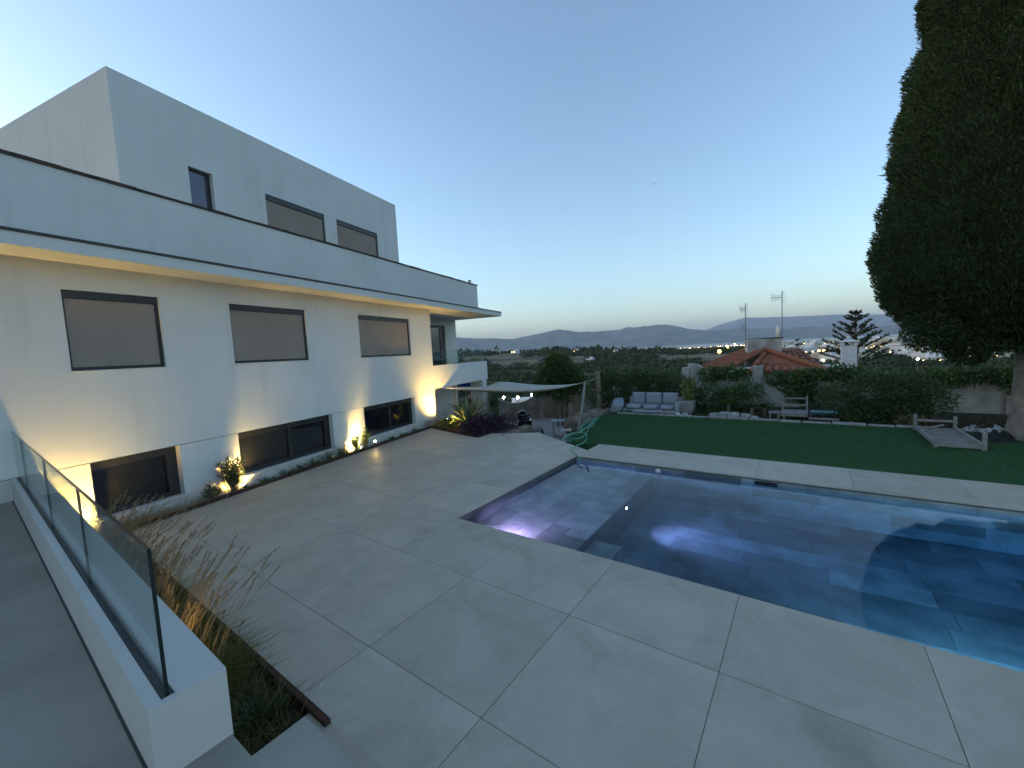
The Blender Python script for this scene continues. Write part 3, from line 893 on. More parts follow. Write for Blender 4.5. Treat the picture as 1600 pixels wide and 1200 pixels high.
tag(tb, 'short dark green turf blades', kind='stuff')
tb.parent = lawn_o; tb.matrix_parent_inverse = Matrix.Rotation(-FP.yaw, 4, 'Z').inverted()

bed = MB().prism([(-6.6, LAWN_A1), (8.5, LAWN_A1), (8.5, 17.5), (-6.8, 17.5)], -1.3, -.03)
tag(bed.build('garden_bed', SOIL, fr=FP), 'dark planted bed between the lawn and the wall', kind='structure')
KERB = mat('pale_kerb_stone', (.26, .25, .23), (.38, .37, .34), scale=5, rough=.9, bump=.5, bscale=30, objvar=.2)
kr = root('stone_kerb', FP, (0, LAWN_A1, 0), 'row of pale rough stones edging the far side of lawn', 'kerb')
x = -5.35
while x < 6.5:
    w_ = rnd.uniform(.35, .75)
    h_ = rnd.uniform(.035, .075)
    o_ = rnd.uniform(-.03, .05)
    MB().prism([(x + .01, LAWN_A1 + o_), (x + w_ - .02, LAWN_A1 + o_ + rnd.uniform(-.02, .02)), (x + w_ - .01, LAWN_A1 + .16 + o_), (x + rnd.uniform(0, .03), LAWN_A1 + .17 + o_)], -.05, h_).build('kerb_stone', KERB, kr, bevel=.012)
    x += w_

PATIO = mat('worn_patio_concrete', (.20, .195, .185), (.29, .28, .265), scale=1.5, rough=.85, bump=.2, bscale=40)
pat = MB().prism([(-9, 11.0), (1.2, 11.0), (2.0, 13.5), (3.2, 22.5), (-9, 22.5)], -3.4, -1.2)
tag(pat.build('lower_patio', PATIO), 'worn concrete patio a storey below the terrace', kind='structure')

# --- retaining wall of rough stones along the left side of the lawn
BROWN = mat('brown_fieldstone', (.12, .095, .07), (.24, .19, .145), scale=3, rough=.95, bump=.7, bscale=18, objvar=.2)


def stone(mb, c, r, seed, sq=.35, rot=0.0, n=10, m=7):
    """a rough boulder: squarish lumpy ellipsoid"""
    base = len(mb.v)
    for i in range(m + 1):
        th = math.pi * i / m
        for k in range(n):
            ph = 2 * math.pi * k / n
            d = Vector((math.sin(th) * math.cos(ph), math.sin(th) * math.sin(ph), math.cos(th)))
            q = Vector([math.copysign(abs(t) ** (1 - sq), t) for t in d])
            s = 1 + .16 * mnoise.noise(d * 1.7 + Vector((seed, seed * 2, 0)))
            x, y, z = q.x * r[0] * s, q.y * r[1] * s, q.z * r[2] * s
            mb.v.append((c[0] + x * math.cos(rot) - y * math.sin(rot), c[1] + x * math.sin(rot) + y * math.cos(rot), c[2] + z))
    for i in range(m):
        for k in range(n):
            a, b = base + i * n + k, base + i * n + (k + 1) % n
            mb.f.append((a, a + n, b + n, b))
    return mb


def block_wall(rt, A, B, width, n, ztop, zbot, seed):
    """a run of big rough blocks with flat tops between two points"""
    A, B = Vector(A), Vector(B); d = (B - A).normalized(); sd = Vector((-d.y, d.x, 0)); rg = random.Random(seed); cuts = [0]
    for k in range(n): cuts.append(cuts[-1] + rg.uniform(.7, 1.3))
    for k in range(n):
        p0, p1 = A.lerp(B, cuts[k] / cuts[-1]), A.lerp(B, cuts[k + 1] / cuts[-1])
        w0, w1 = width * rg.uniform(.85, 1.1), width * rg.uniform(.85, 1.1)
        mb = MB(); zt = [ztop + rg.uniform(-.03, .03) for _ in range(4)]
        c = [p0 - sd * w0 / 2 + d * .01, p1 - sd * w1 / 2 - d * .01, p1 + sd * w1 / 2 - d * .01, p0 + sd * w0 / 2 + d * .01]
        mb.add([(q.x, q.y, zbot) for q in c] + [(q.x, q.y, z) for q, z in zip(c, zt)], [(0, 3, 2, 1), (4, 5, 6, 7), (0, 1, 5, 4), (1, 2, 6, 5), (2, 3, 7, 6), (3, 0, 4, 7)])
        mb.build('stone', BROWN, rt, bevel=.03)


rw = root('retaining_wall', FP, (-5.7, 9.4, 0), 'low wall of rough brown stones on the left side of lawn', 'wall')
block_wall(rw, ground(866, 683, .0), ground(893, 659, .0), .5, 3, -.02, -1.2, 5)
y = 11.9
k = 0
while y < 14.2:
    r_ = rnd.uniform(.22, .4)
    stone(MB(), (-6.12 - .09 * (y - 11) + rnd.uniform(-.08, .08), y, -.2 + rnd.uniform(-.06, .05)), (.3, r_, .3), k * 3.1, .35, rnd.uniform(-.4, .4)).build('stone', BROWN, rw, smooth=True)
    stone(MB(), (-5.78 - .06 * (y - 11) + rnd.uniform(-.05, .05), y + .15, -.12), (.18, r_ * .6, .2), k * 2.3 + 9, .3, rnd.uniform(-.6, .6)).build('stone', BROWN, rw, smooth=True)
    y += r_ * 1.55; k += 1


w2 = root('stone_wall', FW, (-.3, 11.6, 0), 'short brown stone wall beside the purple shrub', 'wall')
block_wall(w2, ground(778, 683, .03), ground(826, 665, -.02), .3, 3, .0, -1.2, 3)
# edging at the far end of the terrace
e0, e1 = (-10.05, 8.98), (-7.45, 8.41)
ee = MB()
ee.bar((e0[0], e0[1] + .006, -.06), (e1[0], e1[1] + .006, -.06), .01, .24)
tag(ee.build('corten_edging', CORTEN, fr=FP), 'dark rusty edging in front of the agave bed', 'edging')
bedp = MB().prism([(-10.6, 9.2), (-7.35, 8.42), (-6.9, 9.2), (-7.3, 10.4), (-9.9, 11.3), (-10.9, 10.6)], -1.3, -.03)
tag(bedp.build('garden_bed', SOIL, fr=FP), 'raised bed with agave and purple shrub at terrace end', kind='structure')

# ================================================================== furniture on the bed beyond the lawn
CUSH = mat('grey_cushion', (.27, .285, .32), (.31, .325, .36), scale=4, rough=.95, bump=.15, bscale=200, spec=.1)
CUSH2 = mat('pale_blue_cushion', (.33, .38, .45), (.27, .32, .40), scale=6, rough=.95, bump=.2, bscale=90, spec=.1)
SOFAW = mat('pale_grey_sofa_frame', (.36, .37, .39), rough=.6)


def pillow(c, hx, hy, hz, tilt=0.0, rz=0.0, puff=.9, n=8):
    """a stuffed cushion: rounded box that thins to a seam; hx wide, hy thick, hz high"""
    mb = MB()
    for side in (-1, 1):
        base = len(mb.v)
        for i in range(n + 1):
            for k in range(n + 1):
                u, v = -1 + 2 * i / n, -1 + 2 * k / n
                th = ((1 - abs(u) ** 4) * (1 - abs(v) ** 4)) ** .5 * puff + .04
                x, y, z = u * hx, side * th * hy, v * hz
                y, z = y * math.cos(tilt) - z * math.sin(tilt), y * math.sin(tilt) + z * math.cos(tilt)
                x, y = x * math.cos(rz) - y * math.sin(rz), x * math.sin(rz) + y * math.cos(rz)
                mb.v.append((c[0] + x, c[1] + y, c[2] + z))
        for i in range(n):
            for k in range(n):
                a = base + i * (n + 1) + k
                q = (a, a + n + 1, a + n + 2, a + 1)
                mb.f.append(q if side < 0 else q[::-1])
    return mb


sf = root('garden_sofa', FP, (-4.4, 14.1, -.03), 'low grey garden sofa with three back cushions behind lawn', 'sofa')
MB().box(-5.25, -3.42, 13.72, 14.45, .02, .13).build('seat_base', SOFAW, sf, bevel=.02)
MB().box(-5.25, -3.42, 14.452, 14.55, .0, .48).build('back_frame', SOFAW, sf, bevel=.02)
MB().box(-3.50, -3.40, 13.70, 14.451, .131, .40).build('armrest', SOFAW, sf, bevel=.03)
for x0, x1 in ((-5.22, -4.64), (-4.63, -4.06), (-4.05, -3.52)):
    pillow(((x0 + x1) / 2, 14.05, .20), (x1 - x0) / 2 - .01, .36, .075, 0, 0, .95).build('seat_cushion', CUSH, sf, smooth=True)
for x0, x1 in ((-5.12, -4.66), (-4.64, -4.08), (-4.06, -3.54)):
    pillow(((x0 + x1) / 2, 14.36, .44), (x1 - x0) / 2 - .008, .11, .215, -.15, 0).build('back_cushion', CUSH, sf, smooth=True)
for i in range(4):
    o = pillow((-5.42 - .07 * i + .02, 13.55 + .2 * i, .19 + .03 * i), .24, .11, .20, .5, 1.0 + .12 * i).build('throw_cushion', CUSH2, FW and None, fr=FP, org=(-5.42 - .07 * i, 13.55 + .2 * i, 0), smooth=True)
    tag(o, ('pale blue cushion heaped at the sofa end, nearest the lawn', 'second pale blue cushion of the heap beside the sofa', 'third pale blue cushion of the heap beside the sofa', 'pale blue cushion heaped at the sofa end, farthest back')[i], 'cushion', 'cushions heaped beside the sofa')
ctb = root('coffee_table', FP, (-4.4, 13.5, 0), 'low grey slatted coffee table in front of the sofa', 'table')
for i in range(5):
    MB().box(-4.75, -4.02, 13.40 + .07 * i, 13.46 + .07 * i, .095, .115).build('slat', SOFAW, ctb)
for x0 in (-4.72, -4.08):
    for y0 in (13.42, 13.68):
        MB().box(x0, x0 + .04, y0, y0 + .04, -.03, .094).build('leg', SOFAW, ctb)
WOODG = mat('weathered_grey_wood', (.22, .205, .185), (.30, .285, .26), scale=7, rough=.9, bump=.3, bscale=60, objvar=.12)
WOODB = mat('brown_post_wood', (.20, .155, .105), (.27, .21, .15), scale=6, rough=.9, bump=.4, bscale=50)
o = MB().lathe((-3.35, 13.52, 0), [(.02, 0), (.06, .005), (.07, .06), (.06, .1), (.02, .11)], 10).build('bowl', mat('white_ceramic', (.62, .63, .65), rough=.4), fr=FP, org=(-3.35, 13.52, 0), smooth=True)
tag(o, 'small white bowl on the kerb near the sofa', 'bowl')
pl_ = root('concrete_planter', FP, (-3.25, 14.4, 0), 'square pale concrete planter right of the sofa', 'planter')
mb = MB(); mb.add([(-3.43, 14.22, -.03), (-3.07, 14.22, -.03), (-3.07, 14.58, -.03), (-3.43, 14.58, -.03), (-3.48, 14.17, .40), (-3.02, 14.17, .40), (-3.02, 14.63, .40), (-3.48, 14.63, .40)], [(0, 3, 2, 1), (0, 1, 5, 4), (1, 2, 6, 5), (2, 3, 7, 6), (3, 0, 4, 7), (4, 5, 6, 7)])
mb.build('pot', mat('pale_concrete', (.36, .35, .33), (.26, .25, .23), scale=7, rough=.9, bump=.4), pl_, bevel=.015)

# --- sunbeds beside the bed edge
dk = root('timber_daybed', FP, (-.45, 14.2, 0), 'weathered grey timber daybed with upright back frame', 'daybed')
for i in range(7):
    MB().box(-.62, .02, 13.86 + .1 * i, 13.95 + .1 * i, .16, .19).build('deck_board', WOODG, dk)
for x0 in (-.62, -.03):
    MB().box(x0, x0 + .05, 14.56, 14.61, -.03, .60).build('back_post', WOODG, dk)
    MB().box(x0 + .06, x0 + .11, 13.85, 13.90, -.03, .158).build('leg', WOODG, dk)
MB().box(-.57, -.03, 14.57, 14.60, .50, .54).build('top_rail', WOODG, dk)
MB().box(-.57, -.03, 14.57, 14.60, .30, .34).build('middle_rail', WOODG, dk)
MB().box(-.62, .02, 13.82, 13.855, .10, .158).build('front_rail', WOODG, dk)
tbl = root('timber_side_table', FP, (-.78, 14.2, 0), 'low grey timber table left of the daybed', 'table')
for i in range(4):
    MB().box(-.92, -.64, 13.9 + .11 * i, 14.0 + .11 * i, .15, .178).build('board', WOODG, tbl)
for x0 in (-.9, -.70):
    MB().box(x0, x0 + .05, 13.92, 13.97, -.03, .149).build('leg', WOODG, tbl)
lg = root('sun_lounger', FP, (.35, 14.2, 0), 'turquoise lounger with black tube frame beside the daybed', 'sun lounger')
TEAL = mat('turquoise_sling', (.07, .22, .23), (.13, .30, .30), scale=8, rough=.7)
mb = MB()
for i in range(9):
    u = i / 8; zz = .2 + .05 * math.sin(u * 6)
    mb.v += [(.06, 13.85 + .7 * u, zz), (.66, 13.85 + .7 * u, zz + .02), (.06, 13.85 + .7 * u, zz - .015), (.66, 13.85 + .7 * u, zz + .005)]
for i in range(8):
    a = 4 * i
    mb.f += [(a, a + 1, a + 5, a + 4), (a + 2, a + 6, a + 7, a + 3), (a, a + 4, a + 6, a + 2), (a + 1, a + 3, a + 7, a + 5)]
mb.build('sling', TEAL, lg)
for x0 in (.05, .60):
    MB().tube([(x0, 13.84, -.03), (x0, 13.84, .42)], .018, 8).build('leg', ALU, lg)
for zz in (.10, .23, .35):
    MB().tube([(.05, 13.84, zz), (.60, 13.84, zz)], .010, 6).build('rail', ALU, lg)
MB().box(.03, .7, 13.8, 13.83, .04, .09).build('front_bar', WOODG, lg)
# --- wooden bed frame on the lawn
bf = root('wooden_bed_frame', FP, (2.4, 12.2, 0), 'weathered slatted wooden bed frame standing on the lawn', 'bed frame')
for x0 in (2.04, 2.68):
    MB().box(x0, x0 + .045, 11.32, 13.15, .05, .13).build('side_rail', WOODG, bf)
for i in range(13):
    MB().box(2.087, 2.678, 11.42 + .135 * i, 11.48 + .135 * i, .075, .093).build('slat', WOODG, bf)
for x0, y0, z1 in ((2.03, 13.151, .38), (2.68, 13.151, .36), (2.68, 11.25, .36), (2.03, 11.25, .15)):
    MB().box(x0, x0 + .06, y0, y0 + .06, 0.004, z1).build('post', WOODG, bf, bevel=.006)
MB().box(2.092, 2.678, 13.16, 13.19, .22, .27).build('head_rail', WOODG, bf)
MB().box(2.092, 2.678, 11.26, 11.29, .04, .13).build('foot_rail', WOODG, bf)
MB().obox((2.36, 12.95, .15), (.95, .1, .3), (-.1, 1, 0), (-.3, 0, .95), .14, .03, .012).build('loose_board', WOODG, bf)
# --- crumpled sheet by the trunk
TARP = mat('torn_white_sheet', (.50, .53, .55), (.25, .27, .28), scale=5, rough=.6)
for j, (px, py, rr, lb, mt) in enumerate(((1520, 673, .22, 'crumpled white plastic sheet by the cypress foot', TARP), (1552, 676, .26, 'torn pale sheet lying against the cypress trunk', TARP), (1548, 688, .42, 'black garden netting heaped in front of the cypress', mat('black_netting', (.012, .014, .013), rough=.8)))):
    q = ground(px, py); mb = MB(); n_ = 12
    for i in range(n_ + 1):
        for k in range(n_ + 1):
            u, v = -1 + 2 * i / n_, -1 + 2 * k / n_
            e = max(0, 1 - (u * u + v * v) ** .5)
            mb.v.append((q[0] + u * rr, q[1] + v * rr * .7, .012 + rr * .75 * e ** .6 * abs(.5 + mnoise.noise(Vector((u * 2.3 + j * 5, v * 2.3, j)))) + .02 * mnoise.noise(Vector((u * 7, v * 7, j)))))
    for i in range(n_):
        for k in range(n_):
            a = i * (n_ + 1) + k
            mb.f.append((a, a + n_ + 1, a + n_ + 2, a + 1))
    o = mb.build(('plastic_sheet', 'plastic_sheet', 'garden_netting')[j], mt, org=(q[0], q[1], 0)); m_ = o.modifiers.new('thick', 'SOLIDIFY'); m_.thickness = .006
    tag(o, lb, 'sheet' if j < 2 else 'netting')

# ================================================================== hose, pole, post, sail
HOSE = mat('green_hose', (.10, .36, .25), (.13, .42, .30), scale=10, rough=.45)


def catmull(P, n=8):
    P = [Vector(q) for q in P]; P = [P[0]] + P + [P[-1]]; out = []
    for i in range(1, len(P) - 2):
        for k in range(n):
            t = k / n; a, b, c, d = P[i - 1], P[i], P[i + 1], P[i + 2]
            out.append(.5 * ((2 * b) + (c - a) * t + (2 * a - 5 * b + 4 * c - d) * t * t + (3 * b - a - 3 * c + d) * t ** 3))
    return out + [P[-2]]


hp = [(907, 716), (897, 709), (893, 704), (902, 698), (915, 690), (917, 676), (925, 664), (936, 654), (930, 655), (922, 660), (910, 667), (905, 678), (917, 669), (927, 659), (932, 655), (921, 656), (910, 664), (907, 671), (925, 668), (928, 661), (918, 668), (902, 678), (886, 682), (884, 686), (905, 687), (915, 678), (900, 677), (884, 682), (880, 689), (890, 690), (891, 692)]
pts = []
for i, (px, py) in enumerate(hp):
    q = ground(px, py)
    pts.append((q[0], q[1], .018 + (.012 if i % 3 == 0 else 0)))
q0 = ground(907, 716); pts[0] = (q0[0] + .03, q0[1] - .02, -.12); pts[1] = (*ground(901, 711)[:2], .014)
o = MB().tube(catmull(pts, 7), .012, 6).build('garden_hose', HOSE, smooth=True)
tag(o, 'tangled pale green garden hose from lawn corner into pool', 'hose')

pb, pt = at(902, 674, 11.45), at(914, 596, 12.3)
pb[2] = -.05
o = MB().tube([pb, pb * .5 + pt * .5 + np.array([.03, 0, 0]), pt], [.05, .042, .035], 8).build('leaning_pole', WOODG, org=tuple(pb), smooth=True)
tag(o, 'thin leaning grey timber pole holding the sail corner', 'pole')
q = at(936, 640, 15.6)
o = MB().box(q[0] - .08, q[0] + .08, 15.52, 15.68, -.5, 1.42).build('timber_post', WOODB, org=(q[0], 15.6, -.5), bevel=.012)
tag(o, 'thick upright brown timber post behind the leaning pole', 'post')
q = at(892, 640, 16.5)
o = MB().tube([(q[0], 16.5, -1.0), (q[0] + .02, 16.5, .05)], [.11, .09], 9).build('tree_stump', WOODB, smooth=True, org=(q[0], 16.5, -1))
tag(o, 'short cut tree stump beside the brown post', 'stump')
SAILM = mat('cream_shade_cloth', (.56, .535, .475), (.6, .575, .515), scale=2, rough=.9, bump=.1, bscale=300, spec=.1, trans=.15)
front = [(690, 606.5, 14.33), (720, 609.5, 14.7), (755, 612.5, 14.9), (800, 614.5, 14.8), (840, 612.5, 14.2), (875, 607.5, 13.3), (905, 600, 12.44)]
fold = [(690, 605.5, 14.35), (720, 605.8, 14.7), (755, 606, 14.9), (800, 606.5, 14.8), (840, 606.5, 14.2), (875, 604, 13.3), (905, 599.6, 12.45)]
back = [(690, 605, 14.4), (722, 604.5, 15.2), (757, 604, 16.2), (783, 596.5, 17.4), (835, 601.0, 15.6), (875, 601.5, 14.0), (905, 599, 12.5)]
rows_ = []
for t in np.linspace(0, 1, 9):
    rw_ = []
    for f_, m_, k_ in zip(front, fold, back):
        A, B, C_ = at(*f_), at(*m_), at(*k_)
        rw_.append((1 - t) ** 2 * A + 2 * t * (1 - t) * (2 * B - .5 * A - .5 * C_) + t * t * C_)
    rows_.append(catmull([Vector(q) for q in rw_], 4))
mb = MB(); nn = len(rows_[0])
for r_ in rows_: mb.v += [tuple(q) for q in r_]
for i in range(8):
    for k in range(nn - 1):
        mb.f.append((i * nn + k, i * nn + k + 1, (i + 1) * nn + k + 1, (i + 1) * nn + k))
so = root('shade_sail', FW, tuple(at(800, 606, 14.8)), 'cream shade sail stretched from the house to a pole', 'shade sail')
cl_ = mb.build('cloth', SAILM, so, smooth=True); m_ = cl_.modifiers.new('thick', 'SOLIDIFY'); m_.thickness = .008
ROPE = mat('pale_rope', (.4, .38, .33), rough=.9)
A, B = at(905, 599.5, 12.45), at(936, 589, 15.5)
MB().tube([A, (A + B) / 2 - np.array([0, 0, .03]), B], .009, 5).build('rope', ROPE, so)
A, B = at(690, 606, 14.35), FH.w(FACE, 11.9, 1.2)
MB().tube([A, B], .01, 5).build('rope', ROPE, so)
A, B = at(783, 596.5, 17.4), FH.w(FACE - .02, 15.84, 1.05)
MB().tube([A, B], .01, 5).build('rope', ROPE, so)

# ================================================================== kettle grill and things on the lower patio
gq = at(818, 655, 15.6)
gx, gy = gq[0], 15.6
kg = root('kettle_grill', FW, (gx, gy, -1.2), 'black kettle grill standing on the lower patio', 'grill')
BLK = mat('black_enamel', (.012, .012, .013), rough=.18, spec=.6)
MB().lathe((gx, gy, -.42), [(.05, 0), (.17, .05), (.24, .14), (.26, .24)], 20).build('bowl', BLK, kg, smooth=True)
MB().lathe((gx, gy, -.178), [(.262, 0), (.25, .08), (.19, .17), (.09, .215), (.02, .225)], 20).build('lid', BLK, kg, smooth=True)
MB().tube([(gx - .05, gy, .05), (gx - .05, gy, .09), (gx + .05, gy, .09), (gx + .05, gy, .05)], .01, 6).build('handle', BLK, kg)
for k in range(3):
    a = 2.1 * k + .6
    MB().tube([(gx + .12 * math.cos(a), gy + .12 * math.sin(a), -.40), (gx + .3 * math.cos(a), gy + .3 * math.sin(a), -1.2)], .014, 6).build('leg', ALU, kg)
gc = root('grill_cart', FW, (gx + .05, gy - .55, -1.2), 'low black steel grill cart in front of the kettle grill', 'cart')
MB().box(gx - .22, gx + .28, gy - .85, gy - .32, -.55, -.22).build('cabinet', BLK, gc, bevel=.01)
for dx in (-.2, .24):
    for dy in (-.83, -.36):
        MB().box(gx + dx, gx + dx + .03, gy + dy, gy + dy + .03, -1.2, -.551).build('leg', ALU, gc)
MB().box(gx - .22, gx + .28, gy - .85, gy - .32, -.98, -.96).build('shelf', ALU, gc)
q = at(840, 672, 15.2)
dt = root('patio_table', FW, (q[0], 15.1, -1.2), 'dark wooden side table next to the grill cart', 'table')
MB().box(q[0] - .22, q[0] + .2, 14.85, 15.4, -.66, -.62).build('table_top', mat('dark_table_wood', (.07, .05, .04), rough=.5), dt)
for dx in (-.2, .15):
    for dy in (14.88, 15.33):
        MB().box(q[0] + dx, q[0] + dx + .045, dy, dy + .045, -1.2, -.661).build('leg', ALU, dt)
q = at(875, 655, 16.6)
wb = root('white_bench', FW, (q[0], 16.6, -1.2), 'small white bench against the retaining stones', 'bench')
MB().box(q[0] - .35, q[0] + .25, 16.3, 16.7, -.62, -.57).build('seat', mat('white_paint', (.42, .42, .42), rough=.5), wb, bevel=.01)
for dx in (-.33, .2):
    MB().box(q[0] + dx, q[0] + dx + .05, 16.32, 16.68, -1.2, -.621).build('leg', mat('white_paint_leg', (.36, .36, .36), rough=.6), wb)
o = MB().obox(at(884, 672, 11.6), (.7, -.7, .12), (.7, .7, 0), (0, 0, 1), .17, .035, .03).build('white_pipe', mat('white_plastic', (.6, .61, .62), rough=.4))
tag(o, 'short white plastic pipe lying on the stones', 'pipe')

# --- scalloped garden wall behind the patio
WALLT = mat('rough_tan_wall', (.17, .145, .115), (.29, .255, .21), scale=2.2, rough=.95, bump=.6, bscale=22, detail=10)
gw = root('garden_wall', FW, (0, 21, -1.3), 'rough tan garden wall with scalloped top behind the grill', 'wall')
mb = MB(); xs = np.linspace(-1.05, 1.32, 25)
for x in xs:
    u = (x - xs[0]) / (xs[-1] - xs[0]); zt = .12 - .50 * math.sin(math.pi * u) ** .8
    mb.v += [(x, 20.9, -3.2), (x, 21.15, -3.2), (x, 21.15, zt), (x, 20.9, zt)]
for i in range(len(xs) - 1):
    a = 4 * i
    mb.f += [(a + 3, a, a + 4, a + 7), (a + 2, a + 3, a + 7, a + 6), (a + 1, a + 2, a + 6, a + 5)]
mb.build('scalloped_panel', WALLT, gw)
mb = MB()
for x in xs:
    u = (x - xs[0]) / (xs[-1] - xs[0]); zt = .121 - .50 * math.sin(math.pi * u) ** .8
    mb.v += [(x, 20.87, zt), (x, 21.18, zt), (x, 21.18, zt + .04), (x, 20.87, zt + .04)]
for i in range(len(xs) - 1):
    a = 4 * i
    mb.f += [(a + 3, a, a + 4, a + 7), (a + 2, a + 3, a + 7, a + 6), (a + 1, a + 2, a + 6, a + 5)]
mb.build('pale_coping', mat('pale_coping', (.27, .255, .23), rough=.9), gw)
for x0, x1, zt in ((-1.32, -1.052, .32), (1.322, 1.62, .33), (3.6, 3.9, .5)):
    MB().box(x0, x1, 20.85, 21.2, -3.2, zt).build('pillar', WALLT, gw, bevel=.02)
mb = MB(); xs = np.linspace(1.622, 3.598, 21)
for x in xs:
    u = (x - xs[0]) / (xs[-1] - xs[0]); zt = .12 - .25 * math.sin(math.pi * u) ** .8
    mb.v += [(x, 20.9, -3.2), (x, 21.15, -3.2), (x, 21.15, zt), (x, 20.9, zt)]
for i in range(len(xs) - 1):
    a = 4 * i
    mb.f += [(a + 3, a, a + 4, a + 7), (a + 2, a + 3, a + 7, a + 6), (a + 1, a + 2, a + 6, a + 5)]
mb.build('scalloped_panel', mat('rough_brown_wall', (.19, .145, .095), (.27, .21, .145), scale=2.5, rough=.95, bump=.6, bscale=22), gw)
MB().box(3.902, 6.5, 20.9, 21.15, -3.2, .35).build('wall_panel', WALLT, gw)


# ================================================================== plants
def ribbons(C, D, L, W, bend, seg=4, rng=NR):
    """curved tapering blades: base C, unit direction D, length L, width W, bend = displacement of the tip (Nx3)"""
    n = len(C); L = np.broadcast_to(L, (n,))[:, None]; W = np.broadcast_to(W, (n,))[:, None]
    S = unit(np.cross(D, rng.normal(size=(n, 3))))
    rows = []
    for i in range(seg + 1):
        t = i / seg
        c = C + D * L * t + bend * (t ** 2) * L
        w = W * (1 - t ** 1.6) * .5 + .0004
        rows += [c - S * w, c + S * w]
    V = np.stack(rows, 1).reshape(-1, 3); k = 2 * (seg + 1)
    base = np.arange(n)[:, None] * k
    Q = np.concatenate([base + np.array([2 * i, 2 * i + 1, 2 * i + 3, 2 * i + 2]) for i in range(seg)], 0)
    return V, Q


def plant(name, label, cat, p, group=None):
    return root(name, FW, tuple(p), label, cat, group)


def leaves(name, V, Q, m, rt):
    return np_mesh(name, V - np.array(rt.location), Q, m, parent=rt)


LEAF_D = leafmat('dark_shrub_leaf', (.032, .062, .024), (.098, .15, .054))
LEAF_G = leafmat('mid_green_leaf', (.035, .075, .02), (.08, .13, .035))
LEAF_Y = leafmat('yellow_green_leaf', (.10, .14, .03), (.20, .22, .06))
LEAF_P = leafmat('purple_leaf', (.022, .010, .026), (.05, .022, .05))
LEAF_I = leafmat('ivy_leaf', (.03, .066, .02), (.105, .175, .052))
LEAF_OL = leafmat('olive_grey_leaf', (.055, .07, .04), (.11, .125, .075))
LEAF_DRY = leafmat('dry_grass', (.27, .19, .10), (.46, .35, .20), .3)
LEAF_FG = leafmat('fountain_grass_blade', (.085, .105, .025), (.22, .20, .06), .35)
BARK = mat('grey_bark', (.12, .095, .07), (.22, .18, .14), scale=8, rough=.95, bump=.9, bscale=25)
TWIG = mat('dry_stem', (.26, .185, .11), (.36, .26, .16), scale=8, rough=.9)


def shrub(name, label, cat, p, blobs, dens, L, W, m, group=None, stems=4, up=.3, shell=.7, core=None):
    rt = plant(name, label, cat, p, group)
    V, Q = blob_leaves([(p[0] + q[0], p[1] + q[1], p[2] + q[2], *q[3:]) for q in blobs], dens, L, W, NR, shell, up)
    leaves('foliage', V, Q, m, rt)
    if stems:
        mb = MB()
        for k in range(stems):
            q = blobs[k % len(blobs)]
            e = Vector((p[0] + q[0] + rnd.uniform(-.3, .3) * q[3], p[1] + q[1] + rnd.uniform(-.3, .3) * q[4], p[2] + q[2] + .3 * q[5]))
            s_ = Vector((p[0] + rnd.uniform(-.04, .04), p[1] + rnd.uniform(-.04, .04), p[2] - .05))
            mb.tube([s_, (s_ + e) / 2 + Vector((rnd.uniform(-.05, .05), rnd.uniform(-.05, .05), 0)), e], [.016, .011, .005], 5)
        mb.build('stems', BARK, rt)
    return rt


def hp_(n, s, z=0.0):
    w = FH.w(n, s, z); return np.array([w.x, w.y, w.z])


def pp_(b, a, z=0.0):
    w = FP.w(b, a, z); return np.array([w.x, w.y, w.z])


# --- the bed along the house: upright shrubs made of leafy shoots
def shooty(name, label, p, shoots, h, spread, L, W, m, group='shrubs in the bed along the house'):
    rt = plant(name, label, 'shrub', p, group)
    Vs, Qs, k = [], [], 0; mb = MB()
    for i in range(shoots):
        a = rnd.uniform(0, 2 * math.pi); rr = spread * rnd.uniform(.15, 1)
        tip = Vector((p[0] + rr * math.cos(a), p[1] + rr * math.sin(a), p[2] + h * rnd.uniform(.55, 1)))
        s_ = Vector((p[0] + .2 * rr * math.cos(a), p[1] + .2 * rr * math.sin(a), p[2] - .02))
        mid = (s_ + tip) / 2 + Vector((math.cos(a), math.sin(a), 0)) * .15 * rr
        mb.tube([s_, mid, tip], [.008, .006, .003], 5)
        n = int(26 * h / .6)
        t = NR.uniform(.3, 1, n)[:, None]
        C = (1 - t) ** 2 * np.array(s_) + 2 * t * (1 - t) * np.array(mid) + t * t * np.array(tip)
        D = unit(NR.normal(size=(n, 3)) * np.array([1, 1, .4]) + np.array([0, 0, .75]))
        V, Q = leaf_arrays(C, D, L * (.7 + .5 * NR.random(n)), W, .05)
        Vs.append(V); Qs.append(Q + k); k += len(V)
    leaves('foliage', np.concatenate(Vs), np.concatenate(Qs), m, rt)
    mb.build('stems', BARK, rt)
    return rt


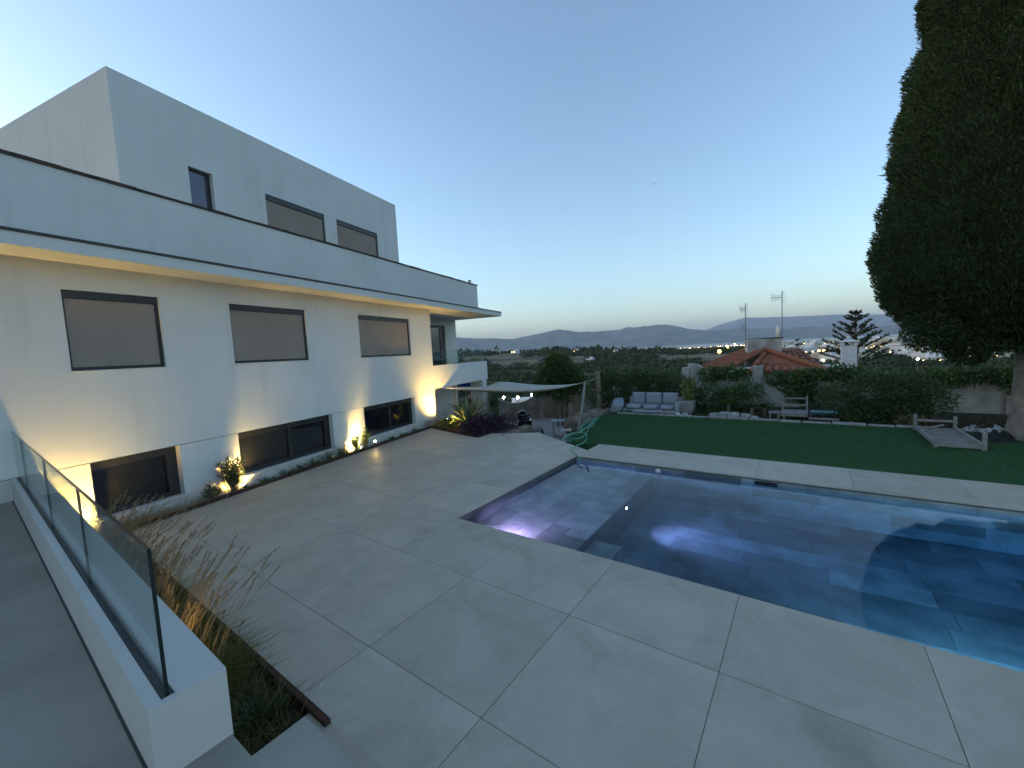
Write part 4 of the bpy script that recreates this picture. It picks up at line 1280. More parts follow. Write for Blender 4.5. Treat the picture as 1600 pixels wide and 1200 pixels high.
shooty('leafy_shrub', 'tall dark shrub with narrow leaves against the lit wall', hp_(-7.63, 4.72), 26, .66, .22, .12, .024, LEAF_D)
shooty('leafy_shrub', 'small dark shrub left of the tall lit shrub', hp_(-7.64, 4.36), 12, .30, .14, .10, .02, LEAF_D)
shooty('leafy_shrub', 'yellow-lit little shrub left of the third low window', hp_(-7.64, 7.82), 14, .52, .14, .09, .026, LEAF_G)
shooty('leafy_shrub', 'small lit shrub against the edge of third low window', hp_(-7.66, 8.16), 12, .56, .12, .08, .022, LEAF_G)
for i, (s_, h_, lb) in enumerate(((6.55, .32, 'low strappy plant in front of the middle low window'), (6.95, .42, 'strappy plant before the right end of middle window'), (7.38, .5, 'tall grassy clump right of the middle low window'), (9.2, .2, 'small spiky plant below the third low window'), (5.35, .2, 'low grassy clump under the left end of middle window'), (5.85, .24, 'low grassy clump left of the middle window mullion'), (6.2, .28, 'low grassy clump at the middle window mullion'), (9.75, .18, 'low clump under the right half of third window'), (10.3, .22, 'low clump under the right end of third window'))):
    p = hp_(-7.63, s_); rt = plant('grassy_clump', lb, 'plant', p, 'grassy clumps along the house')
    n = 46; C = np.tile(p, (n, 1)) + NR.normal(size=(n, 3)) * np.array([.05, .05, 0])
    D = unit(NR.normal(size=(n, 3)) * np.array([.42, .42, .1]) + np.array([0, 0, 1.]))
    V, Q = ribbons(C, D, h_ * NR.uniform(.7, 1.1, n), .016, D * np.array([.35, .35, -.3]))
    leaves('blades', V, Q, LEAF_D, rt)
# creeping ground cover and dry litter: nobody could count the leaves
n = 2600; s_ = NR.uniform(4.6, 10.8, n); n_ = NR.uniform(FACE + .03, EDGE_N - .02, n)
keep = NR.random(n) < .35 + .65 * (np.sin(s_ * 2.3) + np.sin(s_ * 5.1) > .1)
s_, n_ = s_[keep], n_[keep]
C = np.stack([n_ * FH.c + s_ * FH.s, -n_ * FH.s + s_ * FH.c, np.full(len(s_), -.01)], 1)
V, Q = leaf_arrays(C, unit(NR.normal(size=C.shape) + np.array([0, 0, .9])), .035 + .03 * NR.random(len(s_)), .02)
tag(np_mesh('ground_cover', V, Q, leafmat('creeping_green', (.02, .035, .012), (.06, .08, .03))), 'creeping ground cover in the house bed', kind='stuff')
n = 2200; s_ = 2.6 + NR.gamma(2.0, .42, n); n_ = NR.uniform(FACE + .02, EDGE_N + .0, n); keep = s_ < 4.6; s_, n_ = s_[keep], n_[keep]
C = np.stack([n_ * FH.c + s_ * FH.s, -n_ * FH.s + s_ * FH.c, np.full(len(s_), -.01)], 1)
D = unit(NR.normal(size=C.shape) * np.array([1, 1, .5]) + np.array([0, 0, .7]))
V, Q = ribbons(C, D, .10 + .16 * NR.random(len(s_)), .006, NR.normal(size=C.shape) * .25)
tag(np_mesh('dry_grass', V, Q, LEAF_DRY), 'dry straw-coloured grass in the corner of house bed', kind='stuff')
PEB = mat('white_pebble', (.35, .34, .32), (.5, .49, .47), scale=20, rough=.8)
mb = MB()
for i in range(170):
    s0, n0 = rnd.uniform(3.3, 10.8), rnd.uniform(FACE + .02, EDGE_N - .03)
    w = FH.w(n0, s0, -.012); r_ = rnd.uniform(.01, .028)
    stone(mb, w, (r_, r_ * .8, r_ * .6), i, .1, rnd.uniform(0, 3), 6, 4)
tag(mb.build('pebbles', PEB, smooth=True), 'pale pebbles scattered in the house bed', kind='stuff')

# --- fountain grass along the parapet
FGL = ('fountain grass tuft nearest the house in the parapet planter', 'second fountain grass tuft from the house in the planter', 'third fountain grass tuft from the house in the planter', 'fountain grass tuft in the middle of the planter', 'fountain grass tuft just right of the planter middle', 'lamp-lit fountain grass tuft near the planter spotlight', 'fountain grass tuft left of the bare soil patch', 'last fountain grass tuft before the bare soil patch')
for i, b0 in enumerate((-6.9, -6.35, -5.85, -5.35, -4.85, -4.4, -3.98, -3.62)):
    p = pp_(b0, .80 + .05 * (i % 2), -.07)
    rt = plant('fountain_grass', FGL[i], 'grass', p, 'fountain grass tufts in the parapet planter')
    n = 760
    C = np.tile(p, (n, 1)) + NR.normal(size=(n, 3)) * np.array([.09, .09, 0])
    D = unit(NR.normal(size=(n, 3)) * np.array([.40, .40, .08]) + np.array([0, 0, 1.]) + pp_(.12, .10))
    V, Q = ribbons(C, D, NR.uniform(.25, .58, n), .006, D * np.array([.5, .5, -.2]) + np.array([0, 0, -.18]))
    leaves('blades', V, Q, LEAF_FG, rt)
    ms, hv, hq, k = MB(), [], [], 0
    for j in range(30 if i < 7 else 16):
        lean = pp_(rnd.uniform(.02, .5), rnd.uniform(-.02, .5)); ln = rnd.uniform(.62, 1.02)
        s0 = Vector(p) + Vector((rnd.uniform(-.1, .1), rnd.uniform(-.1, .1), 0))
        P = [s0, s0 + (Vector((0, 0, .42)) + Vector(lean) * .28) * ln, s0 + (Vector((0, 0, .74)) + Vector(lean) * .72) * ln, s0 + (Vector((0, 0, .95)) + Vector(lean) * 1.22 * rnd.uniform(.8, 1)) * ln]
        cv = catmull(P, 5)
        ms.tube(cv, [.0022 - .0012 * q / len(cv) for q in range(len(cv))], 4)
        m0 = 70; t = NR.uniform(.80, 1.0, m0) * (len(cv) - 1)
        C = np.array([cv[int(q)].lerp(cv[min(int(q) + 1, len(cv) - 1)], q % 1) for q in t])
        ax = unit(np.array(cv[-1] - cv[-4]))[None, :]
        D = unit(NR.normal(size=(m0, 3)) * .28 + ax * 1.1)
        V, Q = leaf_arrays(C, D, .020 * (.6 + .8 * NR.random(m0)), .005)
        hv.append(V); hq.append(Q + k); k += len(V)
    ms.build('stems', TWIG, rt)
    leaves('seed_heads', np.concatenate(hv), np.concatenate(hq), LEAF_DRY, rt)
p = pp_(-2.98, .98, -.07); rt = plant('spiky_tuft', 'green spiky tuft at the near end of the planter', 'plant', p)
n = 120; C = np.tile(p, (n, 1)) + NR.normal(size=(n, 3)) * np.array([.04, .04, 0]); D = unit(NR.normal(size=(n, 3)) * np.array([.5, .5, .15]) + np.array([0, 0, .9]))
V, Q = ribbons(C, D, NR.uniform(.18, .34, n), .012, D * np.array([.3, .3, -.3])); leaves('blades', V, Q, leafmat('tuft_green', (.03, .06, .025), (.08, .11, .05)), rt)
n = 3000; b_ = NR.uniform(-3.9, -2.72, n); a_ = NR.uniform(.6, 1.15, n)
C = np.stack([b_ * FP.c + a_ * FP.s, -b_ * FP.s + a_ * FP.c, np.full(n, -.07)], 1)
V, Q = ribbons(C, unit(NR.normal(size=C.shape) + np.array([0, 0, .8])), NR.uniform(.05, .26, n), .0045, NR.normal(size=C.shape) * .3)
tag(np_mesh('weeds', V, Q, leafmat('dry_weed', (.07, .085, .02), (.22, .19, .07))), 'sparse weeds and straw on the planter soil', kind='stuff')

# --- agave and purple shrub at the end of the terrace
ag = hp_(-6.55, 11.75, 0.0)
rt = plant('agave', 'large agave with pale thick leaves lit from below', 'agave', ag)
AGM = mat('agave_leaf', (.10, .15, .075), (.16, .20, .10), scale=5, rough=.5, spec=.4)


def agave(rt, c, nl, Lr, Wd, m, seed):
    rg = random.Random(seed)
    for i in range(nl):
        az, el = i * 2.39996 + rg.uniform(-.2, .2), R_(rg.uniform(16, 40) + 42 * (i / nl))
        L = Lr * rg.uniform(.8, 1.08) * (1 if i < nl * .8 else .8); d = Vector((math.cos(az) * math.cos(el), math.sin(az) * math.cos(el), math.sin(el)))
        s = Vector((-math.sin(az), math.cos(az), 0)); up_ = s.cross(d) * -1
        mb = MB(); N = 9
        for k in range(N + 1):
            t = k / N
            w = Wd * (.62 + 1.1 * t - .2 * t * t) * (1 - t ** 2.6) + .002
            drop = Vector((0, 0, -.20 * L * t * t * math.cos(el))) 
            q = Vector(c) + d * (L * t + .04) + drop
            th = .022 * (1 - t) + .003
            mb.v += [tuple(q - s * w + Vector((0, 0, .35 * w))), tuple(q - Vector((0, 0, th))), tuple(q + s * w + Vector((0, 0, .35 * w))), tuple(q + Vector((0, 0, .004)))]
        for k in range(N):
            a = 4 * k
            for e in range(4): mb.f.append((a + e, a + (e + 1) % 4, a + 4 + (e + 1) % 4, a + 4 + e))
        mb.f += [(3, 2, 1, 0), (4 * N, 4 * N + 1, 4 * N + 2, 4 * N + 3)]
        mb.build('leaf', m, rt, smooth=True)


agave(rt, ag, 26, 1.12, .085, AGM, 3)
q = hp_(-5.6, 11.5, .1); rt = plant('agave', 'small dark agave behind the purple shrub', 'agave', q)
agave(rt, q, 14, .42, .035, mat('blue_agave_leaf', (.05, .08, .07), (.07, .10, .09), rough=.5), 9)
def pw(px, py, d): return at(px, py, d)
P0 = pw(752, 672, 11.9)
shrub('purple_shrub', 'dark purple mounded shrub spilling over the terrace end', 'shrub', (P0[0], P0[1], 0), [(-.28, -.15, .10, .34, .32, .26), (.1, .1, .14, .42, .4, .32), (.45, .45, .12, .38, .4, .30), (.75, .9, .08, .36, .4, .28), (-.1, .5, .16, .4, .4, .32)], 420, .07, .03, LEAF_P, shell=.6, stems=6)
q = hp_(-7.05, 11.2); shrub('low_shrub', 'yellow-green low plant glowing under the agave', 'shrub', q, [(0, 0, .1, .28, .24, .16), (.25, -.1, .08, .22, .2, .13)], 320, .09, .03, LEAF_Y, stems=2)
q = hp_(-7.5, 11.05); shrub('lavender_clump', 'dry brownish clump beside the house corner', 'plant', q, [(0, 0, .12, .26, .26, .16), (.2, .1, .1, .24, .2, .14)], 500, .07, .012, leafmat('dry_lavender', (.13, .11, .06), (.22, .18, .11)), stems=2, up=.8)

# --- cypress
cyb, cyd = R_(52.25), 13.3
cx, cy = cyd * math.sin(cyb), cyd * math.cos(cyb)
rt = plant('cypress_tree', 'huge dark cypress with bare lower trunk at lawn edge', 'tree', (cx, cy, 0))
mb = MB(); TP = [(cx, cy, -.1), (cx, cy, .12), (cx, cy, .5), (cx + .02, cy, 1.5), (cx, cy + .02, 3), (cx, cy, 7), (cx, cy, 14)]
mb.tube(TP, [.42, .36, .30, .27, .26, .2, .06], 14)
for k in range(9):
    a = k * 2.4; z = 1.75 + .25 * (k % 3)
    mb.tube([(cx, cy, z), (cx + .6 * math.cos(a), cy + .6 * math.sin(a), z + .35), (cx + 1.2 * math.cos(a), cy + 1.2 * math.sin(a), z + 1.0)], [.09, .06, .03], 6)
mb.build('trunk', mat('cypress_bark', (.15, .125, .10), (.27, .235, .19), scale=5, rough=.95, bump=1.0, bscale=14), rt, smooth=True)
CZ = [1.85, 1.98, 2.15, 2.42, 2.8, 3.3, 4.0, 4.6, 5.6, 7.0, 8.3, 9.5, 11.5, 14, 16.5, 18.0]
CRd = [.35, 1.0, 1.55, 1.95, 2.25, 2.42, 2.48, 2.44, 2.27, 2.06, 1.84, 1.74, 1.55, 1.2, .7, .1]


def crown_r(z, a):
    r = float(np.interp(z, CZ, CRd)) * .965
    v = Vector((math.cos(a) * 1.6, math.sin(a) * 1.6, z * .55))
    return r * (1 + .10 * mnoise.noise(v * 1.3) + .11 * mnoise.noise(v * 2.6 + Vector((5, 0, 0))) + .035 * mnoise.noise(v * 6.5))


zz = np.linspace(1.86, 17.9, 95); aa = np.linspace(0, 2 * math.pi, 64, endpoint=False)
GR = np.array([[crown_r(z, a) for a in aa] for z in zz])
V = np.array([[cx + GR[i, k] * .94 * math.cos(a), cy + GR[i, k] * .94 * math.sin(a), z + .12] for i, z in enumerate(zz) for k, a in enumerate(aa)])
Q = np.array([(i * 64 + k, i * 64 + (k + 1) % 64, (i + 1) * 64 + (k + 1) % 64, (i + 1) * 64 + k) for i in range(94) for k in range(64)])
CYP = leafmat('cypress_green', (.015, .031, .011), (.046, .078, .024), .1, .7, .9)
np_mesh('crown_shade_core', V - np.array([cx, cy, 0]), Q, mat('cypress_shade', (.008, .014, .006), (.012, .02, .008), scale=4, rough=.9), parent=rt, smooth=True)  # solid core added inside the foliage, coloured dark as its shade, blocks light
n = 400000
zi = NR.uniform(0, 1, n) ** 1.5 * 16.0 + 1.86; ai = np.where(NR.random(n) < .72, math.atan2(-cy, -cx) + NR.uniform(-1.9, 1.9, n), NR.uniform(0, 2 * math.pi, n)) % (2 * math.pi)
fi, fk = (zi - 1.86) / (16.04 / 94), ai / (2 * math.pi) * 64
i0 = np.clip(fi.astype(int), 0, 93); k0 = fk.astype(int) % 64
rr = GR[i0, k0] * (1 - (fk % 1)) + GR[i0, (k0 + 1) % 64] * (fk % 1)
rr = rr * (1.01 - .08 * NR.random(n) ** 1.3)
C = np.stack([rr * np.cos(ai), rr * np.sin(ai), zi], 1)
D = unit(np.stack([np.cos(ai), np.sin(ai), np.full(n, .9)], 1) + NR.normal(size=(n, 3)) * .45)
V, Q = leaf_arrays(C, D, .045 + .075 * NR.random(n) ** 1.5, .013 + .012 * NR.random(n))
np_mesh('crown', V, Q, CYP, parent=rt)
n = 5200; zi = 2.0 + NR.random(n) ** 1.3 * 14; ai = NR.uniform(0, 2 * math.pi, n)
rr = np.array([crown_r(z, a) for z, a in zip(zi, ai)]) * .99
C = np.stack([rr * np.cos(ai), rr * np.sin(ai), zi], 1); D = unit(np.stack([np.cos(ai), np.sin(ai), np.full(n, 1.3)], 1) + NR.normal(size=(n, 3)) * .35)
V, Q = leaf_arrays(C, D, NR.uniform(.08, .22, n), .03); np_mesh('loose_sprays', V, Q, CYP, parent=rt)
# hanging skirts of foliage under the crown
Vs, Qs = blob_leaves([(-1.42, -.1, 2.05, .5, .5, .36), (-.75, -.4, 2.15, .55, .5, .30), (-.2, -.9, 2.3, .6, .5, .3), (-1.9, .2, 2.3, .4, .5, .40), (.8, -.6, 2.25, .6, .5, .3), (-1.12, .2, 1.88, .34, .34, .3)], 1900, .07, .022, NR, .6, .1)
np_mesh('lower_boughs', Vs, Qs, CYP, parent=rt)

# --- neighbouring wall with ivy, hedge, big shrubs
iw = root('ivy_wall', FP, (1.5, 16.5, 0), 'old weathered render wall overgrown with ivy behind the bed', 'wall')
mb = MB(); xs = np.linspace(-3.7, 9.5, 40)
for x in xs:
    zt = 1.02 + .12 * math.sin(x * 1.1) - .03 * (x - 2) + (.25 if x < -3.2 else 0)
    mb.v += [(x, 16.5, -1.0), (x, 16.75, -1.0), (x, 16.75, zt), (x, 16.5, zt)]
for i in range(len(xs) - 1):
    a = 4 * i
    mb.f += [(a + 3, a, a + 4, a + 7), (a + 2, a + 3, a + 7, a + 6), (a + 1, a + 2, a + 6, a + 5)]
mb.f += [(0, 3, 2, 1), tuple(len(mb.v) - 4 + q for q in (0, 1, 2, 3))]
mb.build('wall_body', STUCCO_OLD, iw)
for x0 in (-3.9, -1.55, 4.3):
    MB().box(x0, x0 + .28, 16.40, 16.82, -1, 1.38 if x0 < 0 else 1.1).build('pier', STUCCO_OLD, iw, bevel=.02)
MB().bar((-1.2, 16.46, .95), (-.6, 16.46, .45), .035).build('leaning_batten', ALU, iw)
ib = []
for x in np.arange(-2.9, 7.6, .34):
    if -1.6 < x < -1.2: continue
    ib.append((x, 16.45 + rnd.uniform(-.1, .1), 1.02 + .1 * math.sin(x * 2) - .02 * x, rnd.uniform(.25, .42), .32, rnd.uniform(.18, .34)))
for x, z, rx, rz in ((-2.2, .35, .4, .3), (-.25, .55, .5, .35), (.2, .35, .5, .4),  (2.2, .6, .6, .4), (4.5, .85, .5, .28), (6.3, .8, .7, .25)):
    ib.append((x, 16.32, z, rx, .28, rz))
V, Q = blob_leaves([(*pp_(x, y)[:2], z, rx, ry, rz) for x, y, z, rx, ry, rz in ib], 260, .10, .075, NR, .7, 0)
o = np_mesh('ivy', V, Q, LEAF_I); tag(o, 'ivy trailing over the weathered garden wall', kind='stuff')


def big_shrub(label, px, py, d, blobs, m, dens=240, L=.11, W=.05, group='shrubs along the garden wall', name='garden_shrub'):
    q = at(px, py, d); return shrub(name, label, 'shrub', (q[0], q[1], -.05), blobs, dens, L, W, m, group, stems=5, shell=.6)


big_shrub('broad dark hedge-like shrub behind the sofa', 1000, 640, 15.6, [(-1.5, .3, .55, .55, .5, .62), (-.9, .2, .75, .6, .5, .75), (-.2, 0, .72, .65, .5, .72), (.45, -.25, .75, .6, .5, .68), (1.05, -.6, .8, .55, .5, .62), (.1, .1, 1.1, .5, .4, .35), (-1.2, .3, 1.12, .45, .4, .3)], LEAF_D, 300)
big_shrub('dark rounded shrub between planter and rocks', 1108, 640, 13.6, [(0, 0, .45, .5, .45, .5), (.4, -.25, .35, .42, .4, .42), (-.35, .25, .5, .4, .4, .5)], LEAF_D)
big_shrub('leafy dark shrub behind the yucca and rocks', 1150, 635, 13.4, [(0, 0, .45, .5, .45, .55), (.3, -.2, .7, .4, .4, .35)], LEAF_I)
big_shrub('wide drooping dark shrub right of the sunbeds', 1395, 650, 10.6, [(-.95, .55, .55, .5, .5, .5), (-.4, .2, .72, .6, .5, .62), (.2, -.15, .75, .6, .5, .62), (.6, -.4, .62, .42, .45, .45), (.1, 0, .35, .75, .6, .4)], LEAF_D, 330, .12, .035)
big_shrub('mid green shrub behind the turquoise lounger', 1320, 645, 11.9, [(0, 0, .3, .4, .35, .36), (.3, -.2, .2, .32, .3, .28)], LEAF_G)
big_shrub('low reddish brown undergrowth near the cypress trunk', 1530, 660, 9.2, [(0, 0, .12, .5, .4, .2), (.5, -.3, .1, .4, .3, .2), (-.6, .4, .1, .5, .3, .18)], leafmat('brown_undergrowth', (.05, .035, .02), (.12, .08, .045)), 300, .08, .03)
big_shrub('pale dry tuft left of the wooden bed frame', 1418, 668, 10.0, [(0, 0, .12, .22, .2, .18), (.2, -.12, .1, .18, .16, .14)], LEAF_DRY, 420, .12, .012)
# light green potted and spiky plants
q = pp_(-3.25, 14.4, .38); rt = plant('potted_cactus', 'tall yellow-green plant growing in the concrete planter', 'plant', q)
mb = MB()
for dx, h_, r_ in ((0, .62, .075), (.1, .4, .06), (-.09, .34, .05)):
    w = [(q[0] + dx, q[1], q[2] - .05), (q[0] + dx * 1.4, q[1], q[2] + h_ * .5), (q[0] + dx * 1.5, q[1] + .02, q[2] + h_)]
    mb.tube(w, [r_, r_ * 1.1, r_ * .5], 8)
mb.build('column', mat('cactus_green', (.10, .15, .05), (.16, .21, .08), scale=12, rough=.6, bump=.4), rt, smooth=True)
V, Q = blob_leaves([(q[0], q[1], q[2] + .35, .16, .16, .35), (q[0] + .1, q[1], q[2] + .6, .14, .12, .16)], 500, .12, .035, NR, .6, .5); leaves('foliage', V, Q, LEAF_Y, rt)


def rosette(label, b, a, z, n, L, W, m, name='palm_plant', el=(20, 75)):
    q = pp_(b, a, z); rt = plant(name, label, 'plant', q, 'spiky plants in the garden bed')
    az = NR.uniform(0, 2 * math.pi, n); e = np.radians(NR.uniform(*el, n))
    D = np.stack([np.cos(az) * np.cos(e), np.sin(az) * np.cos(e), np.sin(e)], 1)
    V, Q = ribbons(np.tile(q, (n, 1)), D, L * NR.uniform(.7, 1.1, n), W, np.stack([D[:, 0] * .2, D[:, 1] * .2, -.45 * np.cos(e)], 1), 5)
    leaves('fronds', V, Q, m, rt)
    MB().tube([(q[0], q[1], -.1), (q[0], q[1], q[2] + .02)], [.06, .045], 8).build('stem', BARK, rt)
    return rt


rosette('yellow-green spiky plant left of the palm', -2.05, 14.6, .30, 60, .34, .05, LEAF_Y)
rosette('pale palm with broad arching fronds behind the rocks', -1.35, 14.1, .25, 40, .55, .07, LEAF_OL)
rosette('low spreading palm left of the timber daybed', -1.05, 14.35, .22, 34, .5, .06, LEAF_G)
rosette('small spiky plant right of the turquoise lounger', .95, 13.8, .05, 50, .3, .03, LEAF_G)
rosette('green spiky plant in front of the sofa cushions', -5.0, 13.62, .04, 26, .2, .02, LEAF_D)
RK = mat('pale_rock', (.26, .25, .235), (.42, .41, .39), scale=6, rough=.95, bump=.8, bscale=16)
RL = ('pale rock left of the rock group on the kerb', 'second pale rock of the group behind the kerb', 'large pale rock in the middle of the group', 'pale rounded rock right of the large one', 'rightmost pale rock near the palm foot', 'small pale rock at the sofa corner', 'small pale rock beside the wooden bed frame')
for i, (b, a, r) in enumerate(((-2.35, 13.85, .12), (-2.08, 13.95, .15), (-1.8, 13.8, .17), (-1.5, 13.85, .14), (-1.25, 13.7, .1), (-3.2, 13.75, .1), (2.95, 13.5, .08))):
    w = FP.w(b, a, r * .3 - .02)
    tag(stone(MB(), (b, a, r * .35 - .03), (r * 1.2, r, r * .8), i * 4.4, .3, i * .7, 10, 7).build('garden_rock', RK, fr=FP, org=(b, a, 0), smooth=True), RL[i], 'rock', 'pale rocks along the bed')
n = 5200; b_ = NR.uniform(-5, 6.3, n); a_ = NR.uniform(13.52, 15.8, n); ok = (b_ < -5.3) | (b_ > -3.5) | (a_ > 14.6); b_, a_ = b_[ok], a_[ok]
C = np.stack([b_ * FP.c + a_ * FP.s, -b_ * FP.s + a_ * FP.c, np.full(len(b_), -.03)], 1)
V, Q = ribbons(C, unit(NR.normal(size=C.shape) * .7 + np.array([0, 0, .8])), NR.uniform(.06, .2, len(b_)), .02, NR.normal(size=C.shape) * .2, 3)
tag(np_mesh('undergrowth', V, Q, leafmat('bed_green', (.02, .04, .012), (.07, .09, .03))), 'low green undergrowth of the garden bed', kind='stuff')

# --- tree on the lower patio
q = at(878, 655, 18.6); tx, ty = q[0], 18.6
rt = plant('garden_tree', 'leafy tree with several thin trunks on the lower patio', 'tree', (tx, ty, -1.2))
mb = MB()
for k, (dx, dy) in enumerate(((-.22, 0), (.02, .1), (.2, -.05))):
    mb.tube([(tx + dx * .8, ty + dy, -1.25), (tx + dx * 1.2, ty + dy, -.2), (tx + dx * 1.8, ty + dy, .7), (tx + dx * 2.6, ty + dy * 2, 1.6)], [.06, .05, .04, .02], 7)
mb.build('trunk', BARK, rt, smooth=True)
V, Q = blob_leaves([(tx - .15, ty, 1.35, .85, .8, .75), (tx - .6, ty + .1, .85, .6, .6, .6), (tx + .5, ty, .95, .65, .6, .6), (tx - .1, ty, 1.75, .5, .5, .4), (tx + .05, ty - .2, .4, .5, .4, .5), (tx + .8, ty + .1, .55, .45, .4, .4), (tx - .95, ty, .5, .4, .4, .35)], 330, .13, .06, NR, .75, .1)
leaves('crown', V, Q, LEAF_G, rt)
q = at(772, 645, 17.5); shrub('climbing_shrub', 'dark climbing plant beside the porch pillar', 'shrub', (q[0], q[1], -1.2), [(0, 0, .5, .22, .25, .6), (0, 0, 1.1, .2, .25, .6), (.05, 0, 1.6, .2, .2, .45)], 330, .1, .05, LEAF_I)

# ================================================================== person on the patio behind the agave
w = FH.w(-9.38, 17.05); px_, py_ = w.x, w.y
SKIN = mat('skin', (.50, .28, .21), (.46, .25, .19), scale=6, rough=.6, spec=.3)
pr_ = plant('person', 'person in a reddish shirt standing behind the agave', 'person', (px_, py_, -1.2))


def skinned(name, verts, edges, rad, m, parent, sub=2):
    me = bpy.data.meshes.new(name); me.from_pydata(verts, edges, []); me.materials.append(m)
    o = bpy.data.objects.new(name, me); COL.objects.link(o); o.parent = parent
    sk = o.modifiers.new('skin', 'SKIN')
    sk.use_smooth_shade = True
    for i, r in enumerate(rad):
        me.skin_vertices[0].data[i].radius = (r, r)
        me.skin_vertices[0].data[i].use_root = (i == 0)
    s = o.modifiers.new('sub', 'SUBSURF'); s.levels = sub; s.render_levels = sub
    return o


bv = [(0, 0, .93), (0, 0, 1.12), (0, 0, 1.36), (0, 0, 1.46), (0, 0, 1.52), (0, -.01, 1.62), (0, -.01, 1.69),
      (.19, 0, 1.38), (.25, .02, 1.12), (.22, -.12, .92), (-.19, 0, 1.38), (-.25, .02, 1.12), (-.22, -.12, .92),
      (.10, 0, .86), (.11, -.01, .48), (.11, .02, .08), (.12, -.13, .03), (-.10, 0, .86), (-.11, -.01, .48), (-.11, .02, .08), (-.12, -.13, .03)]
be = [(0, 1), (1, 2), (2, 3), (3, 4), (4, 5), (5, 6), (2, 7), (7, 8), (8, 9), (2, 10), (10, 11), (11, 12), (0, 13), (13, 14), (14, 15), (15, 16), (0, 17), (17, 18), (18, 19), (19, 20)]
br = [.13, .12, .13, .06, .055, .095, .07, .06, .045, .035, .06, .045, .035, .085, .06, .04, .03, .085, .06, .04, .03]
skinned('body', bv, be, br, SKIN, pr_)
for s in (-1, 1):
    hv, he, hr = [(s * .22, -.12, .92), (s * .215, -.15, .86)], [(0, 1)], [.03, .036]
    for k in range(5):
        dx = (k - 2) * .015
        i0 = len(hv)
        if k == 4: hv += [(s * .20 - s * .03, -.17, .84), (s * .20 - s * .045, -.19, .81)]
        else: hv += [(s * .215 + dx, -.17, .81), (s * .215 + dx, -.175, .775 - .008 * (k % 2))]
        he += [(1, i0), (i0, i0 + 1)]; hr += [.010, .008]
    skinned('hand', hv, he, hr, SKIN, pr_, 1)
skinned('shirt', [bv[i] for i in (0, 1, 2, 3, 7, 8, 10, 11)], [(0, 1), (1, 2), (2, 3), (2, 4), (4, 5), (2, 6), (6, 7)], [.145, .14, .145, .075, .08, .062, .08, .062], mat('reddish_shirt', (.17, .06, .05), (.13, .045, .04), scale=9, rough=.9), pr_)
skinned('trousers', [bv[i] for i in (0, 13, 14, 15, 17, 18, 19)], [(0, 1), (1, 2), (2, 3), (0, 4), (4, 5), (5, 6)], [.142, .1, .075, .06, .1, .075, .06], mat('dark_trousers', (.02, .022, .03), rough=.9), pr_)
mb = MB(); stone(mb, (0, .03, 1.675), (.095, .10, .085), 2, 0, 0, 14, 9); mb.build('hair', mat('dark_hair', (.015, .011, .009), rough=.6), None, smooth=True).parent = pr_
mb = MB(); stone(mb, (0, -.108, 1.61), (.014, .022, .024), 2, 0, 0, 8, 6)
for s in (-1, 1): stone(mb, (s * .093, .0, 1.61), (.014, .024, .034), 2, 0, 0, 8, 6)
o = mb.build('nose_and_ears', SKIN, None, smooth=True); o.parent = pr_
mb = MB()
for s in (-1, 1): stone(mb, (s * .034, -.092, 1.635), (.014, .01, .008), 2, 0, 0, 8, 6)
o = mb.build('eyes', mat('eye', (.05, .04, .04), rough=.2), None, smooth=True); o.parent = pr_
o = MB().obox((0, -.096, 1.57), (1, 0, 0), (0, 1, 0), (0, 0, 1), .024, .008, .005).build('mouth', mat('lips', (.36, .14, .12), rough=.5), None); o.parent = pr_
pr_.rotation_euler[2] = 1.3
# blue awning edge seen above the person
q = FH.w(-9.3, 16.6)
o = MB().box(-9.75, -8.55, 16.5, 16.56, .72, 1.19).build('blue_banner', mat('deep_blue_cloth', (.02, .05, .30), rough=.9), fr=FH, org=(-9.1, 16.5, .72))
tag(o, 'deep blue cloth hung high under the balcony', 'cloth')


# ================================================================== the neighbour's house
TERRA = mat('terracotta_tile', (.30, .105, .055), (.22, .075, .042), scale=4, rough=.85, bump=.3, bscale=30, detail=8, contrast=(.35, .7))
nh = root('neighbour_house', FW, (12.5, 20, -1), 'low house with terracotta tiled roof beyond the ivy wall', 'house')


def tiled_roof(corners, rows_u, cols_v, name):
    """roof plane (eave-left, eave-right, ridge-right, ridge-left) with barrel tiles laid in stepped courses"""
    A, B, C, D = (Vector(q) for q in corners)
    nrm = (B - A).cross(D - A).normalized()
    if nrm.z < 0: nrm = -nrm
    sl = MB(); t = .06
    sl.add([A, B, C, D, A - nrm * t, B - nrm * t, C - nrm * t, D - nrm * t], [(0, 1, 2, 3), (7, 6, 5, 4), (0, 4, 5, 1), (1, 5, 6, 2), (2, 6, 7, 3), (3, 7, 4, 0)])
    pr0 = sl.build(name, TERRA, nh)
    mb = MB()
    for c in range(cols_v):
        v = (c + .5) / cols_v
        e, r = A.lerp(B, v), D.lerp(C, v)
        L = (r - e).length
        if L < .25: continue
        nr_ = max(1, int(rows_u * L / max((D - A).length, (C - B).length)))
        wd = (B - A).length / cols_v * .36
        for k in range(nr_):
            p0, p1 = e.lerp(r, (k - .12) / nr_), e.lerp(r, (k + 1) / nr_)
            d = (p1 - p0).normalized(); s = d.cross(nrm).normalized(); base = len(mb.v)
            for q, rr, lift in ((p0, wd * 1.08, .035), (p1, wd * .86, .012)):
                for j in range(6):
                    a = math.pi * j / 5
                    mb.v.append(tuple(q + s * rr * math.cos(a) + nrm * (rr * math.sin(a) * .9 + lift)))
            for j in range(5): mb.f.append((base + j, base + j + 1, base + 7 + j, base + 6 + j))
            mb.f.append(tuple(base + j for j in range(6)))
    o = mb.build('barrel_tiles', TERRA, pr0, smooth=False); o['kind'] = 'stuff'
    return pr0


